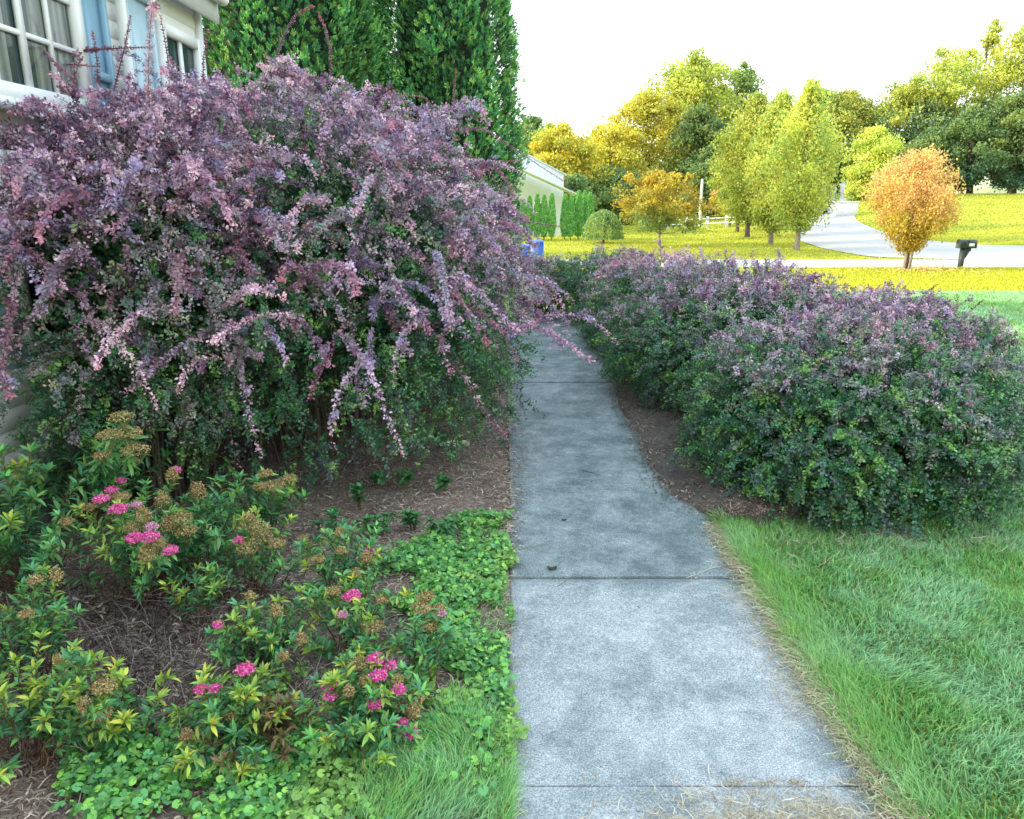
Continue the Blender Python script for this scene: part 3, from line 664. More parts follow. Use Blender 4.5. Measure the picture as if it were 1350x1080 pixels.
tree('massive tree at the right edge of the picture', 1335, 86, 18, 130, YGR * 1.1, 'broad', .05, 170, 140, .32, low=DRK, pal_split=.45)
tree('tall tree partly cut by the right frame edge', 1375, 84, 5, 90, YGR, 'oval', .05, 130, 130, .32, low=DRK)
tree('shaded blue green tree at the left foot of the right woods', 1222, 78, 168, 70, GRN * .8, 'round', .06, 110, 150, .28)  # woods' shade put into this and the next two darkened palettes
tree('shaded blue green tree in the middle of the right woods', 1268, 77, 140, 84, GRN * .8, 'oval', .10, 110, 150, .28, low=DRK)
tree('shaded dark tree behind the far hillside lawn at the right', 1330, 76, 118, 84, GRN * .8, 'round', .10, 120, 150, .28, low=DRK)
tree('dark tree beyond the right frame edge', 1400, 76, 120, 110, DRK, 'broad', .13, 100, 140, .3)
tree('unseen broad leafy tree added behind the two tall arborvitae to shade the far lawn', 0, 30.2, 0, 0, GRN * 1.2, 'broad', .12, 150, 110, .2, X=-6.5, h=13.5, w=5.6, group=None)  # hidden from view, added to cast a shade band on the lawn
tree('unseen slim tree added far behind the house for its shadow, left of the broad leafy one', 0, 41, 0, 0, YGR, 'oval', .12, 60, 110, .2, X=-12.5, h=15, w=2.6, group=None)  # also out of sight, added to throw a narrow shadow stripe
# orange tree by the mailbox
Xo, zo = gx(1190, 20.8)
tree('rounded orange and yellow ornamental tree by the road edge near the mailbox', 1195, 20.8, 200, 118, ORG, 'tear', .19, 340, 66, .058, low=ORY * 1.05, bark=M_BARKL, clr=.17, upright=1.2, multi=5, trunk=.045, name='ornamental_tree', group=None, pal_split=.48)
# weeping tree
Xw, zw = gx(795, 41); t = thing('weeping_tree', 'small weeping tree with a domed green crown on the far lawn', 'tree', (Xw, 41, zw))
mb = MB(); n = 9000; a = rng.random(n) * 6.283; u = rng.random(n); r = 1.0 * np.sin(np.clip(u, 0, 1) * 1.57) * (.85 + .2 * rng.random(n)); r = r * (1 + .25 * (vn(a * 2, u, 2, 3) - .5)); zz = (1.65 + .35 * (vn(a * 2.5, u * 0, 2, 5) - .5)) * np.cos(u * 1.30) * (.9 + .12 * rng.random(n)) - .5 * (u > .8) * rng.random(n)
mb.leaves(np.stack([Xw + np.cos(a) * r, 41 + np.sin(a) * r, zw + zz.clip(.35)], 1), np.stack([np.cos(a) * .3, np.sin(a) * .3, -np.ones(n)], 1) + rng.normal(size=(n, 3)) * .5, rdir(n), .15, .045, pick(GRN * 1.1, n)); mb.build('crown', M_TREE, t)
mb = MB(); mb.tube([(Xw, 41, zw - .05), (Xw + .05, 41, zw + .7), (Xw, 41, zw + 1.5)], [.07, .055, .03], 8); mb.build('trunk', M_BARK, t)
# row of young arborvitae in front of the white house
proto = None
for k, (px, Y, hh) in enumerate([(690, 44, 2.2), (698, 44, 2.4), (708, 44, 2.5), (717, 44, 2.45), (727, 44, 2.55), (744, 44.3, 2.5), (752, 44.3, 2.5), (762, 44.6, 2.7), (770, 45, 2.7), (777, 45.5, 2.6), (682, 44, 2.3)]):
    X, z = gx(px, Y)
    if proto is None:
        proto = t = thing('young_arborvitae', 'slim young arborvitae in the screening row before the white house', 'tree', (X, Y, z), 'row of slim young arborvitae before the white house')
        n = 3600; mb = MB(); a = rng.random(n) * 6.283; uz = rng.random(n); r = .24 * (1 - uz) ** .5 * np.clip(.35 + uz * 2.6, 0, 1) * (.75 + .3 * rng.random(n))
        mb.leaves(np.stack([X + np.cos(a) * r, Y + np.sin(a) * r, z + .15 + 2.2 * uz], 1), np.stack([np.cos(a) * .4, np.sin(a) * .4, np.ones(n)], 1) + rng.normal(size=(n, 3)) * .25, rdir(n), .12, .05, pick(CED * 1.5, n) + np.array([.03, .01, 0]))
        crown = mb.build('crown', M_CEDAR, t)
        mb = MB(); mb.tube([(X, Y, z - .05), (X, Y, z + 2.0)], [.03, .012], 6); tk = mb.build('trunk', M_BARK, t)
    else:
        t = proto.copy(); COL.objects.link(t); t.location = (X, Y, z); t.rotation_euler[2] = k * 1.3
        for ch in (crown, tk): c = ch.copy(); COL.objects.link(c); c.parent = t
    s = hh / 2.4; t.scale = (s * (1 + .12 * math.sin(k * 3)), s, s)
# ------------------------------------------------------------------ white neighbour house
Yh = 50.0
x1, zb = gx(742, Yh); zt = z_at(742, Yh, 230); zl = z_at(683, Yh, 199); x0, _ = gx(683, Yh)
h2 = thing('neighbour_house', 'white neighbour house with a pale sloping gable behind the row of young arborvitae', 'house', (x1, Yh, zb))
sl = (zl - zt) / (x1 - x0); xr = x1 - 6.5; zr = zt + sl * 6.5; xl = xr - 6.5
mb = MB(); mb.add([(xl, Yh, zb - .3), (x1, Yh, zb - .3), (x1, Yh, zt), (xr, Yh, zr), (xl, Yh, zt), (xl, Yh + 10, zb - .3), (x1, Yh + 10, zb - .3), (x1, Yh + 10, zt), (xr, Yh + 10, zr), (xl, Yh + 10, zt)],
       [(0, 1, 2, 4), (4, 2, 3, 3), (1, 6, 7, 2), (5, 0, 4, 9), (6, 5, 9, 7), (7, 9, 8, 8)]); mb.build('wall', M_FARWALL, h2)
mb = MB(); e = .12
mb.add([(x1 + e, Yh - e, zt - e * sl + .02), (xr, Yh - e, zr + .02), (xl - e, Yh - e, zt - e * sl + .02), (x1 + e, Yh + 10.3, zt - e * sl + .02), (xr, Yh + 10.3, zr + .02), (xl - e, Yh + 10.3, zt - e * sl + .02),
        (x1 + e, Yh - e, zt - e * sl + .08), (xr, Yh - e, zr + .08), (xl - e, Yh - e, zt - e * sl + .08), (x1 + e, Yh + 10.3, zt - e * sl + .08), (xr, Yh + 10.3, zr + .08), (xl - e, Yh + 10.3, zt - e * sl + .08)],
       [(6, 9, 10, 7), (7, 10, 11, 8), (0, 6, 7, 1), (1, 7, 8, 2), (0, 3, 9, 6), (0, 1, 4, 3), (1, 2, 5, 4)]); mb.build('roof', M_FARWALL, h2)
# lower porch roof, dark eave line, arched window
xp, _ = gx(760, Yh - 3); zp = z_at(758, Yh - 3, 258); zq = z_at(683, Yh - 3, 222); xq, _ = gx(683, Yh - 3)
mb = MB(); s2 = (zq - zp) / (xp - xq)
mb.add([(xp, Yh - 3, zp), (xp - 6, Yh - 3, zp + 6 * s2), (xp - 6, Yh - .36, zp + 6 * s2), (xp, Yh - .36, zp), (xp, Yh - 3, zp + .12), (xp - 6, Yh - 3, zp + 6 * s2 + .12), (xp - 6, Yh - .36, zp + 6 * s2 + .12), (xp, Yh - .36, zp + .12)],
       [(4, 5, 6, 7), (0, 3, 2, 1), (0, 1, 5, 4), (3, 0, 4, 7)]); mb.build('porch_roof', M_ROOFW, h2)
for q in (1.4, 3.4):
    mb = MB(); mb.box((x1 - q - .45, Yh - .04, zb + .9), (x1 - q + .45, Yh - .02, zb + 2.1)); wd = mb.build('window', M_WHITE, h2)
    mb = MB(); mb.box((x1 - q - .38, Yh - .06, zb + .97), (x1 - q + .38, Yh - .045, zb + 2.03)); mb.build('pane', M_GLASS, wd)
# pale houses glimpsed between the trees
def glimpse(label, px, Y, wpx, ztop, name='distant_house'):
    X, z = gx(px, Y); w = size_at(Y, wpx); zt = z_at(px, Y, ztop)
    t = thing(name, label, 'house', (X, Y, z)); hw = w / 2; zm = z + (zt - z) * .62
    mb = MB(); mb.box((X - hw, Y, z - .5), (X + hw, Y + 8, zm)); mb.build('wall', M_FARWALL, t)
    mb = MB(); mb.add([(X - hw - .4, Y - .4, zm), (X + hw + .4, Y - .4, zm), (X + hw + .4, Y + 8.4, zm), (X - hw - .4, Y + 8.4, zm), (X - hw * .7, Y + 4, zt), (X + hw * .7, Y + 4, zt)], [(0, 1, 5, 4), (2, 3, 4, 5), (1, 2, 5, 5), (3, 0, 4, 4), (3, 2, 1, 0)]); mb.build('roof', M_ROOFW, t)
    for q in (-.6, -.2, .2, .6):
        mb = MB(); mb.box((X + q * hw - .5, Y - .05, z + (zm - z) * .4), (X + q * hw + .5, Y - .02, z + (zm - z) * .75)); mb.build('window', M_GLASS, t)
glimpse('pale distant house glimpsed between the street trees and the road bend', 1085, 108, 60, 200)
glimpse('pale distant house glimpsed through the dark woods on the right', 1315, 118, 110, 150)
# ------------------------------------------------------------------ small things far off
# blue bins
for k, (px, Y, top, lab) in enumerate([(690.5, 24.2, 322, 'blue wheeled bin on the left of the pair beyond the barberries'), (707.5, 23.6, 316, 'blue wheeled bin on the right of the pair, slightly taller')]):
    X, z = gx(px, Y); w = .37; hgt = z_at(px, Y, top) - z
    t = thing('wheeled_bin', lab, 'bin', (X, Y, z), 'pair of blue wheeled bins')
    mb = MB(); w0 = w * .40; w1 = w * .52
    mb.add([(X - w0, Y - w0, z + .06), (X + w0, Y - w0, z + .06), (X + w0, Y + w0, z + .06), (X - w0, Y + w0, z + .06), (X - w1, Y - w1, z + hgt - .08), (X + w1, Y - w1, z + hgt - .08), (X + w1, Y + w1, z + hgt - .08), (X - w1, Y + w1, z + hgt - .08)],
           [(3, 2, 1, 0), (4, 5, 6, 7), (0, 1, 5, 4), (1, 2, 6, 5), (2, 3, 7, 6), (3, 0, 4, 7)]); mb.build('body', M_BIN, t)
    mb = MB(); mb.add([(X - w1 - .02, Y - w1 - .03, z + hgt - .078), (X + w1 + .02, Y - w1 - .03, z + hgt - .078), (X + w1 + .02, Y + w1, z + hgt - .078), (X - w1 - .02, Y + w1, z + hgt - .078), (X - w1, Y - w1, z + hgt - .04), (X + w1, Y - w1, z + hgt - .04), (X + w1 * .9, Y + w1 * .8, z + hgt), (X - w1 * .9, Y + w1 * .8, z + hgt)],
           [(4, 5, 6, 7), (0, 1, 5, 4), (1, 2, 6, 5), (2, 3, 7, 6), (3, 0, 4, 7)]); lid = mb.build('lid', M_BIN, t)
    mb = MB(); mb.tube([(X - w1 * .8, Y + w1 + .06, z + hgt - .1), (X + w1 * .8, Y + w1 + .06, z + hgt - .1)], .018, 6); mb.build('handle', M_BIN, t)
    mb = MB(); mb.box((X + w1 + .003, Y - w1 * .6, z + .3), (X + w1 + .03, Y + w1 * .6, z + hgt - .12)); mb.build('side_label', M_BINW, t)
    for s in (-1, 1):
        mb = MB(); mb.tube([(X + s * w0 - .03, Y + w0, z + .1), (X + s * w0 + .03, Y + w0, z + .1)], .1, 12); mb.build('wheel', M_TYRE, t)
# mailbox
X, _ = gx(1265, 22.9); z = float(terr(X, 22.9)); zt = z_at(1265, 22.9, 315.5)
t = thing('mailbox', 'dark grey mailbox on a post at the lawn edge by the road', 'mailbox', (X, 22.9, z)); Y = 22.9
mb = MB(); mb.box((X - .055, Y - .055, z - .1), (X + .055, Y + .055, zt - .28)); mb.box((X - .05, Y - .045, zt - .34), (X + .22, Y + .045, zt - .26)); 
mb.add([(X + .05, Y - .03, zt - .52), (X + .09, Y - .03, zt - .56), (X + .2, Y - .03, zt - .34), (X + .12, Y - .03, zt - .34), (X + .05, Y + .03, zt - .52), (X + .09, Y + .03, zt - .56), (X + .2, Y + .03, zt - .34), (X + .12, Y + .03, zt - .34)],
       [(0, 1, 2, 3), (7, 6, 5, 4), (0, 4, 5, 1), (3, 2, 6, 7), (1, 5, 6, 2)]); mb.build('post', M_MAIL, t)
def barrel(mb, xa, xb, yc, zb_, w, hh, k=8):
    ang = np.linspace(0, math.pi, k + 1); pr = [(-w / 2, 0)] + [(-w / 2 * math.cos(q), hh - w / 2 + w / 2 * math.sin(q)) for q in ang] + [(w / 2, 0)]
    n = len(pr); V = [(xa, yc + p, zb_ + q) for p, q in pr] + [(xb, yc + p, zb_ + q) for p, q in pr]
    f = [(i, (i + 1) % n, (i + 1) % n + n, i + n) for i in range(n)] + [(0, i, i + 1, i + 1) for i in range(1, n - 1)] + [(n, n + i + 1, n + i, n + i) for i in range(1, n - 1)]
    mb.add(V, f)
mb = MB(); barrel(mb, X - .13, X + .34, Y, zt - .257, .22, .25); mb.build('box', M_MAIL, t)
mb = MB(); barrel(mb, X - .16, X - .133, Y, zt - .262, .24, .265); mb.build('door', M_MAIL, t)
mb = MB(); mb.box((X + .0, Y - .135, zt - .17), (X + .02, Y - .114, zt - .02)); mb.box((X + .02, Y - .135, zt - .07), (X + .10, Y - .114, zt - .02)); mb.build('flag', M_MAIL, t)
mb = MB(); mb.box((X + .10, Y - .118, zt - .20), (X + .26, Y - .111, zt - .12)); mb.build('number_plate', M_BINW, t)
# white pole and fence
X, z = gx(922, 60); t = thing('pole', 'slim white pole rising among the far trees behind the fence', 'pole', (X, 60, z))
mb = MB(); mb.tube([(X, 60, z - .1), (X, 60, z_at(922, 60, 236))], [.13, .09], 8); mb.build('shaft', M_WHITE, t); mb = MB(); mb.box((X - .05, 59.83, z + 1.3), (X + .12, 59.9, z + 1.7)); mb.build('meter_box', M_WHITE, t)
xs = [gx(p, 57)[0] for p in (850, 880, 905, 932, 957, 985)]
t = thing('fence', 'low white rail fence across the far lawn behind the maple', 'fence', (xs[0], 57, float(terr(xs[0], 57))))
for x in xs:
    z = float(terr(x, 57)); mb = MB(); mb.box((x - .09, 56.91, z - .1), (x + .09, 57.09, z + .85)); mb.build('post', M_WHITE, t)
for hz in (.35, .7):
    for a, b_ in zip(xs[:-1], xs[1:]):
        za, zb_ = float(terr(a, 57)), float(terr(b_, 57)); mb = MB()
        mb.tube([(a, 56.88, za + hz), (b_, 56.88, zb_ + hz)], .05, 6); mb.build('rail', M_WHITE, t)
# parked car far up the road
X, z = gx(1066, 64); t = thing('parked_car', 'small dark car parked far up the road behind the nearest street tree', 'car', (X, 64, z))
z += .03
def hull(mb, secs):
    k = len(secs[0]); V = np.array(secs).reshape(-1, 3); f = []
    for i in range(len(secs) - 1):
        for j in range(k): f.append((i * k + j, i * k + (j + 1) % k, (i + 1) * k + (j + 1) % k, (i + 1) * k + j))
    for i in (0, len(secs) - 1):
        f += [(i * k, i * k + j, i * k + j + 1, i * k + j + 1) for j in range(1, k - 1)]
    mb.add(V, f)
mb = MB(); hull(mb, [[(X + s * wd, 64 + y, z + hz) for s, wd, hz in ((-1, .8, .25), (-1, .88, .55), (-1, .8, top), (1, .8, top), (1, .88, .55), (1, .8, .25))] for y, top in ((-2.1, .7), (-1.9, .85), (-1.0, .95), (1.3, .98), (2.0, .9), (2.15, .7))]); mb.build('body', M_CAR, t)
mb = MB(); hull(mb, [[(X - .74, 64 + y0_, z + .96), (X - .6, 64 + y1_, z + 1.42), (X + .6, 64 + y1_, z + 1.42), (X + .74, 64 + y0_, z + .96)] for y0_, y1_ in ((-1.3, -.7), (1.7, 1.1))]); mb.build('windows', M_GLASS, t)
for sx in (-1, 1):
    for yy in (-1.35, 1.35): mb = MB(); mb.tube([(X + sx * .70, 64 + yy, z + .33), (X + sx * .89, 64 + yy, z + .33)], .33, 14); mb.tube([(X + sx * .89, 64 + yy, z + .33), (X + sx * .70, 64 + yy, z + .33)], .33, 14); mb.build('wheel', M_TYRE, t)
    mb = MB(); mb.box((X + sx * .55 - .15, 61.86, z + .6), (X + sx * .55 + .15, 61.9, z + .75)); mb.build('headlight', M_WHITE, t)
# boulder / utility box by the bend
X, z = gx(1114, 60); t = thing('utility_box', 'pale utility box on the verge at the road bend', 'utility box', (X, 60, z))
mb = MB(); mb.box((X - .7, 59.5, z - .05), (X + .7, 60.5, z + .95)); mb.build('cabinet', M_WHITE, t); mb = MB(); mb.box((X - .76, 59.44, z + .952), (X + .76, 60.56, z + 1.05)); mb.build('lid', M_WHITE, t)
# ------------------------------------------------------------------ sunlit plant seen under the far hedge
rng = np.random.default_rng(41)
def leafy(name, label, cat, base, n_stem, hgt, spread, pal, leaf, group=None, per=16, mat=None, up=.5, wr=.33):
    base = np.array(base, float); t = thing(name, label, cat, base, group); L, S = MB(), MB()
    for _ in range(n_stem):
        a = rng.random() * 6.283; q = rng.random() ** .6
        tip = base + np.array([math.cos(a) * spread * q, math.sin(a) * spread * q, hgt * (.65 + .4 * rng.random()) * (1 - .25 * q)])
        s0 = base + np.array([math.cos(a), math.sin(a), 0]) * spread * .12; md = (s0 + tip) / 2 + np.array([0, 0, hgt * .15])
        u = np.linspace(0, 1, per)[:, None]; P = (1 - u) ** 2 * s0 + 2 * u * (1 - u) * md + u * u * tip
        S.tube(P[::3] if per > 6 else P, .0022, 4, (.14, .09, .05), cap=False)
        tan = unit(np.gradient(P, axis=0))
        for k in range(2):
            n = per - 2; rad = unit(np.cross(tan[2:], rdir(n))); ln = leaf * (.6 + .6 * rng.random(n))
            L.lance(P[2:], unit(rad + tan[2:] * up), unit(np.array([0, 0, 1.0]) + tan[2:] * .4 + rng.normal(size=(n, 3)) * .25), ln, ln * wr, pick(pal, n) * (.8 + .4 * rng.random((n, 1))))
        n = 5; L.lance(np.repeat(tip[None], n, 0), unit(rdir(n) * np.array([1, 1, .3]) + np.array([0, 0, .8])), unit(np.array([0, 0, 1.0]) + rng.normal(size=(n, 3)) * .3), leaf * .8, leaf * wr * .8, pick(pal, n) * 1.2)
    S.build('stems', M_STEM, t); L.build('leaves', mat or M_SPIREA, t); return t
leafy('yellow_shrub', 'small bright yellow shrub glowing in the gap under the far barberry', 'shrub', (.74, 12.25, terr(.74, 12.25)), 90, .46, .40, YEL, .07, per=12)
# ------------------------------------------------------------------ spirea and foreground plants
SPG = np.array([(.11, .32, .09), (.08, .25, .10), (.16, .42, .09), (.09, .30, .14), (.06, .19, .09)])
SPY = np.array([(.45, .58, .08), (.28, .48, .08), (.62, .60, .08), (.20, .40, .08)])
def flower(P, r, kind):
    """corymb of tiny florets or dried seed capsules; returns mesh builder"""
    mb = MB(); r = r * (1.22 if kind == 'pink' else 1.08)
    n = 170 if kind == 'pink' else 190
    d = rdir(n); d[:, 2] = np.abs(d[:, 2]); el = 1.5 if (kind == 'dry' and rng.random() < .3) else .55; q = P + d * r * np.array([1 if el < 1 else .75, 1 if el < 1 else .75, el]) * (.75 + .3 * rng.random((n, 1)))
    if kind == 'pink':
        pal = np.array([(.90, .14, .42), (.80, .07, .34), (.95, .36, .60), (.86, .16, .50)]); s = .0055
    elif kind == 'pale': pal = np.array([(.75, .38, .52), (.82, .55, .62), (.7, .28, .42)]); s = .005
    else: pal = np.array([(.42, .27, .12), (.50, .36, .17), (.30, .18, .09), (.55, .42, .2), (.38, .33, .12)]); s = .0045
    for _ in range(3):
        mb.leaves(q + rng.normal(size=(n, 3)) * .002, rdir(n), unit(d + rng.normal(size=(n, 3)) * .6), s * 1.4, s * 1.1, pick(pal, n) * (.6 + .7 * rng.random((n, 1))))
    for k in range(14):      # rays of the corymb
        mb.tube([P - np.array([0, 0, r * 1.1]), q[k]], .0009, 4, (.20, .2, .08), cap=False)
    return mb
def spirea(label, base_px, hgt, spread, n_stem, heads=(), ypart=.3, leaf=.05, dead=4, group='spirea plants in the flower bed', pal=SPG, wr=.30):
    base = at(*base_px, z=0.02); t = thing('spirea', label, 'plant', base, group); L, S = MB(), MB()
    tips = []
    for (px, py, z, kind, r) in heads: tips.append((at(px, py, z), kind, r))
    for _ in range(n_stem):
        a = rng.random() * 6.283; q = rng.random() ** .55
        tips.append((base + np.array([math.cos(a) * spread * q, math.sin(a) * spread * q, hgt * (.55 + .5 * rng.random()) * (1 - .35 * q * q)]), None, 0))
    for tip, kind, r in tips:
        dv = tip - base; s0 = base + np.array([dv[0], dv[1], 0]) * .18 + rng.normal(size=3) * np.array([.02, .02, 0]); md = (s0 + tip) / 2 + np.array([-dv[0] * .1, -dv[1] * .1, tip[2] * .22])
        per = int(12 + 16 * np.linalg.norm(dv) / .5); u = np.linspace(0, 1, per)[:, None]; P = (1 - u) ** 2 * s0 + 2 * u * (1 - u) * md + u * u * tip
        P[1:-1] += rng.normal(size=(per - 2, 3)) * .003
        S.tube(P, np.linspace(.0028, .0014, per), 4, pick(np.array([(.16, .07, .04), (.10, .06, .04), (.20, .12, .06)]), 1)[0], cap=False)
        tan = unit(np.gradient(P, axis=0)); st = int(per * .35); yl = rng.random() < ypart
        for k in range(2):
            n = per - st; p = P[st:]; tg = tan[st:]; ln = leaf * (.6 + .55 * rng.random(n)) * np.linspace(.9, .8, n)
            c = pick(pal, n); f = (np.linspace(-.6, 1, n).clip(0, 1) * (1. if yl else .25))[:, None]; c = c * (1 - f) + pick(SPY, n) * f
            L.lance(p, unit(unit(np.cross(tg, rdir(n))) + tg * .55 + np.array([0, 0, .15])), unit(np.array([0, 0, 1.0]) + rng.normal(size=(n, 3)) * .3), ln, ln * wr, c * (.75 + .5 * rng.random((n, 1))))
        if kind:
            flower(tip + np.array([0, 0, r * .3]), r, kind).build('flower_head' if kind != 'dry' else 'seed_head', M_PETAL if kind != 'dry' else M_DRY, t)
        else:
            n = 6; L.lance(np.repeat(tip[None], n, 0), unit(rdir(n) * np.array([1, 1, .3]) + np.array([0, 0, .7])), unit(np.array([0, 0, 1.0]) + rng.normal(size=(n, 3)) * .3), leaf * .75, leaf * .22, (pick(SPY, n) if yl else pick(pal, n) * 1.3))
    for _ in range(dead):
        a = rng.random() * 6.283; tip = base + np.array([math.cos(a) * spread * 1.0, math.sin(a) * spread, hgt * .3 * rng.random() + .05])
        S.tube([base, (base + tip) / 2 + np.array([0, 0, .05]), tip], [.003, .002, .001], 4, (.22, .15, .11), cap=False)
    S.build('stems', M_STEM, t); L.build('leaves', M_SPIREA, t); return t
def dr(*l): return [(a, b, z, 'dry', r) for a, b, z, r in l]
def pk_(*l): return [(a, b, z, 'pink', r) for a, b, z, r in l]
spirea('spirea with a cluster of bright pink heads and tan seed heads below the large barberry', (190, 800), .50, .36, 34,
       pk_((134, 661, .52, .022), (157, 675, .52, .026), (147, 649, .5, .018), (160, 636, .48, .014), (178, 713, .46, .024), (198, 712, .48, .026), (225, 729, .42, .020), (231, 622, .5, .018)) +
       [(180, 668, .5, 'pale', .018), (200, 697, .46, 'pale', .02)] + dr((160, 659, .5, .03), (190, 688, .48, .03), (178, 700, .44, .035), (196, 740, .40, .035), (208, 722, .42, .03), (118, 672, .42, .024), (228, 634, .5, .03)), .25)
spirea('leafy spirea with large tan seed heads right of the pink cluster', (265, 770), .45, .30, 24, dr((215, 668, .42, .035), (238, 690, .4, .045), (262, 658, .42, .04), (245, 705, .36, .04), (222, 700, .38, .03)), .15, .065)
spirea('spirea with a tall cream seed head standing before the dark barberry base', (345, 730), .42, .22, 14, dr((350, 628, .42, .030), (362, 646, .40, .045), (382, 634, .42, .03), (344, 645, .40, .03)), .1, .065)
spirea('spirea with loose tan plumes and one small pink head', (335, 790), .36, .24, 20, dr((330, 698, .34, .04), (345, 715, .32, .05), (328, 728, .28, .045), (365, 720, .30, .03)) + pk_((315, 714, .32, .013)), .25)
spirea('spirea with big tan heads and long leaves growing by the house foundation', (125, 690), .75, .40, 26, dr((145, 580, .70, .045), (170, 578, .68, .05), (180, 600, .62, .05), (136, 604, .62, .03), (160, 556, .76, .045)), .05, .085, wr=.26)
spirea('broad spirea of plain green leaves at the left frame edge below the house wall', (30, 780), .62, .45, 40, dr((88, 690, .44, .02)), .2, .075, wr=.26)
spirea('spirea with bare lower twigs and yellow green tips at the left frame edge', (45, 905), .40, .22, 26, dr((75, 765, .40, .022), (48, 768, .40, .022), (35, 812, .34, .018)), .4)
spirea('yellowest spirea with golden leaves in the lower left corner', (40, 1010), .34, .30, 40, dr((78, 875, .32, .014), (137, 910, .26, .03), (112, 937, .22, .022), (137, 945, .2, .022)), .85)
spirea('small spirea sprouting yellow shoots left of centre in the bed', (175, 985), .24, .15, 12, (), .8)
spirea('small spirea with a single pair of golden leaves amid dead twigs', (262, 830), .24, .12, 9, (), .5)
spirea('spirea with blue green leaves and tan heads near the bare mulch', (460, 800), .36, .24, 26, dr((447, 708, .34, .02), (450, 728, .32, .018), (484, 742, .28, .026), (420, 740, .30, .02), (400, 712, .30, .016), (404, 720, .28, .014), (470, 760, .24, .03)) + pk_((486, 729, .30, .015),), .1)
spirea('yellow tipped spirea in the middle of the bed without fresh flowers', (350, 880), .28, .20, 24, dr((365, 812, .26, .022), (330, 790, .28, .016)) + pk_((287, 825, .26, .009)), .6)
spirea('spirea with one large pink head beside yellow leaves', (465, 870), .30, .24, 28, pk_((464, 789, .29, .024),) + [(452, 812, .26, 'pale', .013)] + dr((440, 782, .28, .022), (505, 793, .26, .02), (492, 830, .2, .034), (398, 848, .2, .02)), .55)
spirea('spirea with upright rusty plumes at the edge of the green ground cover', (560, 905), .26, .14, 10, dr((562, 790, .28, .026), (556, 806, .26, .034), (578, 806, .25, .022), (565, 830, .20, .03)) + [(582, 810, .25, 'pale', .011)], .2)
spirea('low spirea with three pink heads and yellow leaves', (310, 985), .22, .22, 26, pk_((323, 886, .24, .022), (265, 911, .20, .013), (284, 910, .20, .013)) + dr((305, 945, .14, .022), (373, 868, .2, .018)), .7)
spirea('spirea with the most crowded pink heads near the path side of the bed', (480, 990), .26, .20, 30,
       pk_((495, 872, .24, .020), (513, 880, .22, .016), (499, 894, .23, .018), (526, 912, .2, .015), (493, 931, .18, .016), (434, 907, .22, .017), (436, 920, .2, .014), (541, 969, .12, .016), (529, 955, .13, .012)) +
       dr((472, 880, .22, .028), (523, 899, .2, .018), (460, 918, .2, .018), (480, 902, .2, .014), (548, 925, .14, .024), (545, 945, .13, .024), (530, 935, .14, .02)), .3)
spirea('small rusty leaved spirea at the lower centre of the bed', (345, 1000), .16, .16, 16, dr((246, 975, .12, .018), (325, 960, .1, .02)), .3, pal=np.array([(.16, .08, .05), (.10, .14, .05), (.2, .12, .05)]))
# low weeds in the mulch
WD = np.array([(.05, .17, .06), (.07, .22, .07), (.09, .26, .08)])
for (px, py, hh, sp, lab) in [(475, 672, .16, .07, 'taller leafy weed in the mulch beside the seed heads'), (535, 640, .09, .05, 'small weed in the mulch left of the star shaped one'), (587, 648, .10, .05, 'star shaped weed standing alone in the mulch near the path'),
                              (500, 640, .08, .05, 'small weed at the shaded edge of the barberry'), (440, 712, .14, .08, 'leafy weed at the edge of the spirea, above the ground cover'), (500, 708, .12, .12, 'spreading weed with drooping leaves on the bare mulch'),
                              (585, 708, .10, .07, 'light green weed at the top of the ground cover'), (580, 590, .12, .04, 'thin upright weed under the barberry fringe'), (637, 556, .07, .04, 'tiny weed by the path edge under the barberry'), (545, 700, .10, .07, 'pair of broad leaves sprouting from the mulch')]:
    leafy('weed', lab, 'plant', at(px, py, .03), 7, hh, sp, WD, .042, 'weeds sprouting in the mulch', per=7, up=.3, wr=.5)
# ------------------------------------------------------------------ ground ivy, grass, litter (uncountable)
rng = np.random.default_rng(55)
def inpoly(x, y, poly):
    p = np.array(poly); ins = np.zeros(len(x), bool); j = len(p) - 1
    for i in range(len(p)):
        c = ((p[i, 1] > y) != (p[j, 1] > y)) & (x < (p[j, 0] - p[i, 0]) * (y - p[i, 1]) / (p[j, 1] - p[i, 1] + 1e-12) + p[i, 0]); ins ^= c; j = i
    return ins
def scatter_poly(px_poly, n):
    w = [at(a, b_)[:2] for a, b_ in px_poly]; w = np.array(w); lo, hi = w.min(0), w.max(0)
    x = lo[0] + (hi[0] - lo[0]) * rng.random(n); y = lo[1] + (hi[1] - lo[1]) * rng.random(n); k = inpoly(x, y, w); return x[k], y[k]
ivy_poly = [(60, 1120), (100, 1000), (230, 960), (330, 925), (420, 900), (500, 930), (560, 900), (540, 830), (490, 800), (500, 760), (560, 720), (600, 690), (690, 690), (705, 790), (720, 900), (730, 1010), (600, 1120)]
x, y = scatter_poly(ivy_poly, 48000); k = rng.random(len(x)) < ss((fbm(x, y, 5) * .6 + fbm(x, y, 17, 4) * .4 - .32) / .24); x, y = x[k], y[k]
k = x < -.06 + .14 * (fbm(y, y * 0, 6, 3) - .3) + .03 * rng.random(len(x)); x, y = x[k], y[k]; n = len(x)
mb = MB(); hz = .015 + .045 * rng.random(n) * (0.4 + fbm(x, y, 5, 2)); gc = pick(np.array([(.12, .38, .07), (.20, .50, .09), (.08, .28, .07), (.30, .58, .10), (.15, .42, .14)]), n)
yf = ss((fbm(x, y, 4, 5) - .55) / .15)[:, None] * .4; gc = gc * (1 - yf) + np.array([.42, .56, .10]) * yf
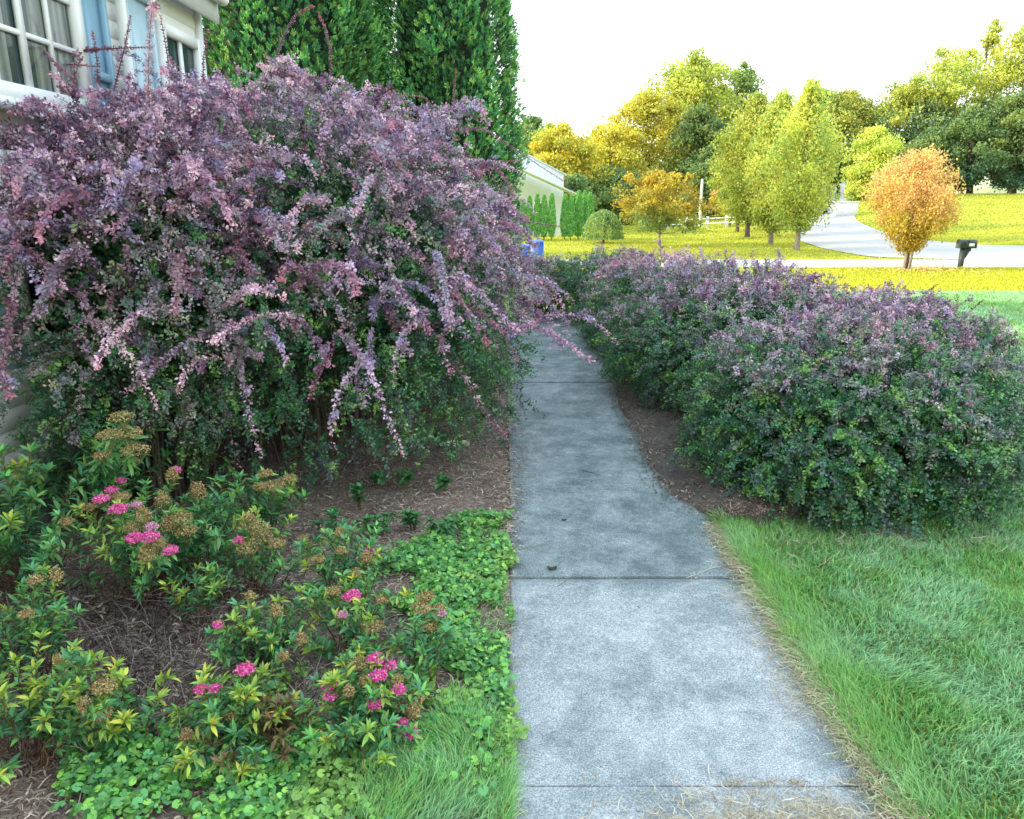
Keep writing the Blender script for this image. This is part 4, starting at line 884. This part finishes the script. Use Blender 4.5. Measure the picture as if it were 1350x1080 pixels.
mb.discs(np.stack([x, y, bed_z(x, y) + hz], 1), np.stack([np.zeros(n), -.15 * np.ones(n), np.ones(n)], 1) + rng.normal(size=(n, 3)) * .33, .005 + .010 * rng.random(n) ** 1.5, gc * (.45 + .8 * rng.random((n, 1))))
props(mb.build('ground_ivy', M_SPIREA), 'mat of small round leaved ground cover between the spirea and the path', 'ground cover', kind='stuff')
# grass
def grass_cols(x, y, n):
    a = pick(np.array([(.28, .66, .20), (.38, .74, .22), (.20, .54, .16), (.54, .80, .26)]), n)
    dew = ss((fbm(x, y, 2.2, 7) * .7 + vn(x, y, 9, 8) * .3 - .30) / .34)[:, None] * .58
    a = a * (1 - dew) + np.array([.58, .90, .60]) * dew
    dry = (rng.random(n) < .05)[:, None]; a = np.where(dry, np.array([.38, .36, .14]), a)
    return a * (.7 + .5 * rng.random((n, 1)))
def lean_field(x, y):
    a = fbm(x, y, 1.2, 11) * 16; m = .12 + .45 * vn(x, y, 3, 12); return np.stack([np.cos(a), np.sin(a)], 1) * m[:, None]
def lawn(n, xr, yr, hgt, wid, seg, keep):
    x = xr[0] + (xr[1] - xr[0]) * rng.random(n); y = yr[0] + (yr[1] - yr[0]) * rng.random(n); k = keep(x, y) & (np.abs(x) < .74 * y + 1.4); x, y = x[k], y[k]; n = len(x)
    tuft = fbm(x, y, 4.5, 20) * .6 + .4 * vn(x, y, 14, 21)
    P = np.stack([x, y, ground_z(x, y) - .01], 1); H = hgt * (.55 + .6 * rng.random(n)) * (.55 + .9 * tuft)
    lean = lean_field(x, y) + rng.normal(size=(n, 2)) * .36
    return P, H, wid * (.7 + .6 * rng.random(n)), lean, grass_cols(x, y, n), seg
def lawn_keep(x, y):
    e = 1.05 + .07 * (fbm(y, 0, 4) - .5) + .10 * ss((y - 3.2) / .3)
    e = np.where(y > 3.35, dirt_right(np.maximum(y, 3.42)) - .08, e)
    hedge = (((x - 2.0) / .7) ** 2 + ((y - 4.7) / .8) ** 2 < 1) | (((x - 2.75) / .65) ** 2 + ((y - 5.5) / .7) ** 2 < 1)
    return (x > e) & ~hedge
mb = MB()
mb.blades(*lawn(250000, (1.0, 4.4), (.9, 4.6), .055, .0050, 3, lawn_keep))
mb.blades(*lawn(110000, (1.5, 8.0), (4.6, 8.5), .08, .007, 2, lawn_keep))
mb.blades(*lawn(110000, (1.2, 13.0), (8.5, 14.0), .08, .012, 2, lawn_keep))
# fringe of longer grass along the path
n = 16000; y = 1.0 + 2.6 * rng.random(n); x = 1.04 + np.abs(rng.normal(size=n)) * .09 + .05 * (fbm(y, 0, 4) - .5); 
k = rng.random(n) < ss((y - 1.35) / .5) ; x, y = x[k], y[k]; n = len(x)
mb.blades(np.stack([x, y, np.full(n, -.01)], 1), .10 * (.6 + .7 * rng.random(n)), np.full(n, .0042), np.stack([-.35 + .4 * rng.normal(size=n), .25 + .35 * rng.normal(size=n)], 1), grass_cols(x, y, n) * np.array([.9, .9, .7]), 3)
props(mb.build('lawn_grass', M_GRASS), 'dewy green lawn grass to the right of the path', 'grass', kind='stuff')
# far lawn blades, sunlight put into their yellow colour
mb = MB(); n = 90000; y = 14 + 10.4 * rng.random(n); x = -2 + (y * .74 + 3) * rng.random(n)
fc = pick(np.array([(.74, .70, .05), (.62, .62, .05), (.84, .76, .06), (.46, .52, .05)]), n)
mb.blades(np.stack([x, y, terr(x, y) - .01], 1), .07 * (.6 + .7 * rng.random(n)), .022 * (.7 + .6 * rng.random(n)), rng.normal(size=(n, 2)) * .5, fc, 1)
def far_band(n, x0, x1, y0, y1, hh, ww, dens=None):
    x = x0 + (x1 - x0) * rng.random(n); y = y0 + (y1 - y0) * rng.random(n); k = np.abs(x) < .74 * y + 4
    for rd in ROADS: k &= ~inpoly(x, y, rd)
    x, y = x[k], y[k]; n = len(x)
    c = fc0 if False else pick(np.array([(.68, .67, .08), (.58, .60, .08), (.76, .73, .10), (.42, .50, .08)]), n) * (.75 + .5 * fbm(x, y, .5, 3))[:, None]
    mb.blades(np.stack([x, y, terr(x, y) - .02], 1), hh * (.6 + .7 * rng.random(n)), ww * (.7 + .6 * rng.random(n)), rng.normal(size=(n, 2)) * .45, c, 1)
far_band(90000, -6, 26, 28, 46, .09, .045); far_band(90000, -10, 52, 44, 80, .12, .10); far_band(30000, 20, 40, 30, 46, .10, .05)
props(mb.build('far_lawn_grass', M_GRASS), 'sunlit yellow green lawn between the hedge and the road', 'grass', kind='stuff')
# grass in the lower left bed edge
gp = [(430, 1120), (470, 1040), (560, 980), (600, 930), (640, 960), (700, 1000), (730, 1120)]
mb = MB(); x, y = scatter_poly(gp, 13000); k = (x < .0) & (rng.random(len(x)) < .25 + .9 * ss((fbm(x, y, 7) - .35) / .2)); x, y = x[k], y[k]; n = len(x)
mb.blades(np.stack([x, y, bed_z(x, y) - .005], 1), .085 * (.5 + .7 * rng.random(n)), np.full(n, .0035), lean_field(x, y) + rng.normal(size=(n, 2)) * .35, grass_cols(x, y, n), 3)
gp = [(590, 700), (660, 690), (672, 860), (690, 960), (640, 960), (600, 820)]
x, y = scatter_poly(gp, 6000); k = (x < -.03) & (rng.random(len(x)) < .6); x, y = x[k], y[k]; n = len(x)
mb.blades(np.stack([x, y, bed_z(x, y) - .005], 1), .06 * (.5 + .7 * rng.random(n)), np.full(n, .0032), lean_field(x, y) + rng.normal(size=(n, 2)) * .35, grass_cols(x, y, n) * 1.1, 3)
props(mb.build('bed_edge_grass', M_GRASS), 'loose grass growing among the ground cover along the left path edge', 'grass', kind='stuff')
mb = MB(); n = 700; a = rng.random(n) * 6.283; q = np.abs(rng.normal(size=n)) * 1.3; x = Xo + np.cos(a) * q + .6; y = 20.8 + np.sin(a) * q * .8
mb.leaves(np.stack([x, y, terr(x, y) + .05], 1), rdir(n) * np.array([1, 1, .2]), rdir(n) * .4 + np.array([0, 0, 1]), .07, .05, pick(ORG, n))
props(mb.build('fallen_leaves', M_DRY), 'orange fallen leaves on the lawn below the ornamental tree', 'leaves', kind='stuff')
# straw and mulch shreds
def shreds(mb, x, y, z, ln, wd, pal, tilt=.25, curve=.3):
    n = len(x); a = rng.random(n) * 6.283; d = np.stack([np.cos(a), np.sin(a), tilt * rng.normal(size=n)], 1); ln = ln * (.4 + 1.1 * rng.random(n)); s_ = unit(np.cross(d, np.array([0, 0, 1.0]) + rng.normal(size=(n, 3)) * .3))
    p = np.stack([x, y, z], 1); c = pick(pal, n) * (.7 + .6 * rng.random((n, 1))); sd = np.cross(d, np.array([0, 0, 1.0])) * (curve * rng.normal(size=n) * ln)[:, None]
    q = [p - d * ln[:, None] / 2, p + sd * .6 + np.array([0, 0, .002]), p + d * ln[:, None] / 2]
    w = wd * (.6 + .8 * rng.random(n))[:, None] if np.ndim(wd) == 0 else wd[:, None]
    V = np.stack([q[0] - s_ * w * .5, q[0] + s_ * w * .5, q[1] - s_ * w, q[1] + s_ * w, q[2] - s_ * w * .3, q[2] + s_ * w * .3], 1).reshape(-1, 3)
    b_ = np.arange(n)[:, None] * 6; mb.add(V, np.concatenate([b_ + np.array([0, 1, 3, 2]), b_ + np.array([2, 3, 5, 4])]), np.repeat(c, 6, 0))
STR = np.array([(.55, .46, .30), (.45, .36, .22), (.62, .55, .40), (.34, .25, .15)])
MUL = np.array([(.22, .15, .12), (.34, .24, .19), (.48, .36, .28), (.13, .09, .08), (.60, .50, .39)])
mb = MB(); n = 60000; x = -2.3 + 2.27 * rng.random(n); y = 1.1 + 8.5 * rng.random(n) ** 1.4; shreds(mb, x, y, bed_z(x, y) + .004 + .014 * rng.random(n), .032, .0022, MUL)
n = 2600; y = 3.2 + 5 * rng.random(n); x = -.04 + .07 * np.abs(rng.normal(size=n)) * fbm(y, y * 0, 4, 6) * 1.6; shreds(mb, x, y, np.full(n, .036) + .006 * rng.random(n), .02, .0022, MUL, .08)
n = 4500; x = -2.3 + 2.25 * rng.random(n); y = 1.1 + 5.5 * rng.random(n); shreds(mb, x, y, bed_z(x, y) + .012 + .01 * rng.random(n), .06, .0016, np.array([(.40, .32, .22), (.3, .22, .15)]))
props(mb.build('mulch_shreds', M_DRY), 'shredded brown bark mulch strewn over the bed', 'mulch', kind='stuff')
mb = MB(); n = 26000; y = 3.5 + 6.5 * rng.random(n); x = dirt_left(y) + (dirt_right(y) - dirt_left(y)) * rng.random(n) ** 1.1; k = rng.random(n) < .35 + .65 * ss((fbm(x, y, 5) - .4) / .2); x, y = x[k], y[k]
shreds(mb, x, y, dirt_top(x, y) + .002 + .008 * rng.random(len(x)), .022, .0026, np.array([(.28, .18, .13), (.16, .10, .08), (.42, .31, .22), (.09, .065, .055)]))
y = 3.5 + 5.5 * rng.random(3200); x = dirt_left(y) - np.abs(rng.normal(size=3200)) * .05 + .03; shreds(mb, x, y, np.where(x > dirt_left(y), dirt_top(x, y) + .003, .041), .014, .003, np.array([(.16, .12, .09), (.1, .08, .06)]), tilt=.02)
x = rng.random(900) * .98; y = 8.2 + 3.0 * rng.random(900) ** .7; shreds(mb, x, y, np.full(900, .041), .02, .0035, np.array([(.2, .1, .1), (.14, .1, .07), (.3, .2, .12)]), tilt=.02)
x = rng.random(260) * 1.0; y = 1.1 + 7 * rng.random(260); shreds(mb, x, y, np.full(260, .039), .009, .0022, np.array([(.2, .15, .1), (.1, .08, .06), (.4, .33, .22)]), tilt=.02)
props(mb.build('leaf_litter', M_DRY), 'fine brown leaf litter over the dirt strip by the hedge', 'litter', kind='stuff')
mb = MB(); n = 5200; y = .9 + 2.6 * rng.random(n) ** 1.3; x = 1.0 + .035 * rng.normal(size=n) + .035 * (2.2 - y).clip(0); shreds(mb, x, y, .037 + .022 * rng.random(n) * (x > .95), .05, .0011, STR, .12)
n = 1500; x = .72 + .20 * rng.normal(size=n); y = 1.60 + .07 * rng.normal(size=n); k = (x < 1) & (x > .1); shreds(mb, x[k], y[k], .036 + .01 * rng.random(k.sum()), .05, .0011, STR, .06)
n = 520; x = .99 * rng.random(n); x = x[fbm(x, x * 0, 5, 9) > .47]; n = len(x); y = 1.765 + .006 * rng.normal(size=n); shreds(mb, x, y, np.full(n, .034), .018, .0010, STR * .6, .03)
n = 900; x = -.03 + .025 * rng.normal(size=n); y = 1.2 + 3 * rng.random(n); shreds(mb, x, y, .036 + .015 * rng.random(n), .04, .0011, STR, .12)
n = 260; x = .85 + .15 * rng.random(n); y = 2.0 + .9 * rng.random(n); shreds(mb, x, y, np.full(n, .037), .05, .0009, STR, .02)
n = 500; x = 1.15 + 1.2 * rng.random(n) ; y = 3.25 + .35 * rng.normal(size=n) * .5 + .12 * (x - 1.1); shreds(mb, x, y, ground_z(x, y) + .03 + .02 * rng.random(n), .06, .0014, STR * .75, .3)
props(mb.build('dry_straw', M_DRY), 'dry cut straw lying along the grass edge of the path', 'straw', kind='stuff')
# dead twigs tangle in the bed
mb = MB()
for _ in range(1000):
    px, py = (rng.uniform(-40, 420), rng.uniform(740, 1010)) if _ % 2 else (rng.uniform(40, 330), rng.uniform(760, 960)); p = at(px, py, .03); a = rng.random() * 6.283; ln = rng.uniform(.06, .26)
    q = p + np.array([math.cos(a) * ln, math.sin(a) * ln, rng.uniform(0, .13)]); md = (p + q) / 2 + rng.normal(size=3) * .02 + np.array([0, 0, .03])
    if max(p[0], q[0]) > -.1: continue
    c = pick(np.array([(.20, .15, .13), (.10, .07, .06), (.30, .25, .22), (.05, .035, .03)]), 1)[0]; mb.tube([p, (p + md) / 2, md, q], [.0022, .002, .0016, .0008], 4, c, cap=False)
x, y = scatter_poly([(60, 800), (330, 770), (360, 930), (80, 980)], 900)
n = len(x); P = np.stack([x, y, bed_z(x, y) + .01 + .08 * rng.random(n) ** 2], 1); mb.lance(P, rdir(n) * np.array([1, 1, .3]), rdir(n) + np.array([0, 0, 1]), .022 + .02 * rng.random(n), .010, pick(np.array([(.34, .26, .22), (.22, .15, .12), (.48, .42, .38), (.14, .09, .07)]), n), fold=.4)
props(mb.build('dead_twigs', M_STEM), 'tangle of thin dead twigs under the spirea', 'twigs', kind='stuff')
# things lying on the path
def curl_leaf(px, py, r, label, c):
    P = at(px, py, .034); t = bpy.data.objects
    mb = MB(); g = np.linspace(-1, 1, 7); U, V = np.meshgrid(g, g); X = U * r * np.sqrt(1 - .6 * V ** 2); Yy = V * r * .7; Z = .25 * r * (U ** 2 + .4 * np.sin(V * 4)) + .002
    i = np.arange(6)[:, None] * 7 + np.arange(6)[None]; mb.add(np.stack([X + P[0], Yy + P[1], Z + P[2]], -1).reshape(-1, 3), np.stack([i, i + 1, i + 8, i + 7], -1).reshape(-1, 4), c)
    o = mb.build('fallen_leaf', M_DRY, smooth=True); props(o, label, 'leaf', 'curled brown leaves on the path')
curl_leaf(728, 750, .022, 'curled dark brown leaf near the left edge of the joint', (.07, .05, .04)); curl_leaf(744, 686, .012, 'tiny dark leaf farther up the second slab', (.05, .04, .04))
curl_leaf(716, 474, .02, 'small dark leaf near the far end of the path', (.06, .05, .04)); curl_leaf(1010, 655, .02, 'pale curled leaf on the dirt below the hedge', (.25, .17, .1))
def twig(pxs, label, c, r=.0018, z=.038):
    P = np.array([at(a, b_, z) for a, b_ in pxs]); mb = MB(); mb.tube(P, np.linspace(r, r * .5, len(P)), 5, c); o = mb.build('twig', M_STEM, smooth=True); props(o, label, 'twig', 'thin twigs lying on the path')
twig([(735, 773), (748, 765), (757, 757), (770, 760)], 'short forked brown twig lying on the joint beside the leaf', (.16, .12, .08))
twig([(905, 762), (935, 750), (962, 744), (985, 747)], 'long pale straw twig lying on the joint at the right', (.5, .46, .36))
twig([(910, 782), (912, 770), (911, 758)], 'short pale twig crossing the joint at the right', (.45, .42, .33))
twig([(768, 620), (782, 624), (792, 627)], 'thin dark twig on the middle slab', (.06, .05, .05)); twig([(640, 800), (655, 790)], 'thin twig in the ground cover edge', (.3, .2, .12), z=.07)
# ------------------------------------------------------------------ light, sky, camera
SUN_EL, SUN_AZ = R(21.5), R(9)      # light travels towards +X and slightly +Y
w = bpy.data.worlds.new('World'); sc.world = w; w.use_nodes = True; nt = w.node_tree; bg = nt.nodes['Background']
sky = nt.nodes.new('ShaderNodeTexSky'); sky.sky_type = 'NISHITA'; sky.sun_disc = False; sky.sun_elevation = SUN_EL
dirv = np.array([-math.cos(SUN_AZ), -math.sin(SUN_AZ)]); sky.sun_rotation = math.atan2(dirv[0], dirv[1]); sky.dust_density = 3; sky.ozone_density = 1.5
tc = nt.nodes.new('ShaderNodeTexCoord'); sp = nt.nodes.new('ShaderNodeSeparateXYZ'); nt.links.new(tc.outputs['Generated'], sp.inputs[0])
rp = nt.nodes.new('ShaderNodeValToRGB'); cr = rp.color_ramp; cr.elements[0].position = .0; cr.elements[0].color = (12.2, 12.1, 11.3, 1); cr.elements[1].position = .42; cr.elements[1].color = (11.6, 12.8, 13.2, 1)
e = cr.elements.new(1.0); e.color = (10.0, 12.8, 15.0, 1)
nt.links.new(sp.outputs['Z'], rp.inputs[0])
ad = nt.nodes.new('ShaderNodeMix'); ad.data_type = 'RGBA'; ad.blend_type = 'ADD'; ad.inputs[0].default_value = 1.0; ad.clamp_result = False
nt.links.new(sky.outputs[0], ad.inputs[6]); nt.links.new(rp.outputs[0], ad.inputs[7]); nt.links.new(ad.outputs[2], bg.inputs['Color']); bg.inputs['Strength'].default_value = .15
ld = bpy.data.lights.new('sun', 'SUN'); ld.energy = 5.0; ld.angle = R(.6); ld.color = (1.0, .87, .56); lo = bpy.data.objects.new('sun', ld); COL.objects.link(lo)
from mathutils import Vector
v = Vector((math.cos(SUN_AZ) * math.cos(SUN_EL), math.sin(SUN_AZ) * math.cos(SUN_EL), -math.sin(SUN_EL))); lo.rotation_euler = v.to_track_quat('-Z', 'Y').to_euler(); lo.location = (-8, -2, 9)
cd = bpy.data.cameras.new('camera'); cam = bpy.data.objects.new('camera', cd); COL.objects.link(cam); cam.location = (0, 0, CAM_Z); cam.rotation_euler = (math.pi / 2 - PITCH, 0, 0)
cd.sensor_width = 36; cd.sensor_fit = 'HORIZONTAL'; cd.lens = 36 * F / 1350; cd.clip_end = 1200; cd.clip_start = .05; sc.camera = cam
sc.view_settings.view_transform = 'Standard'; sc.view_settings.look = 'None'; sc.view_settings.exposure = 0
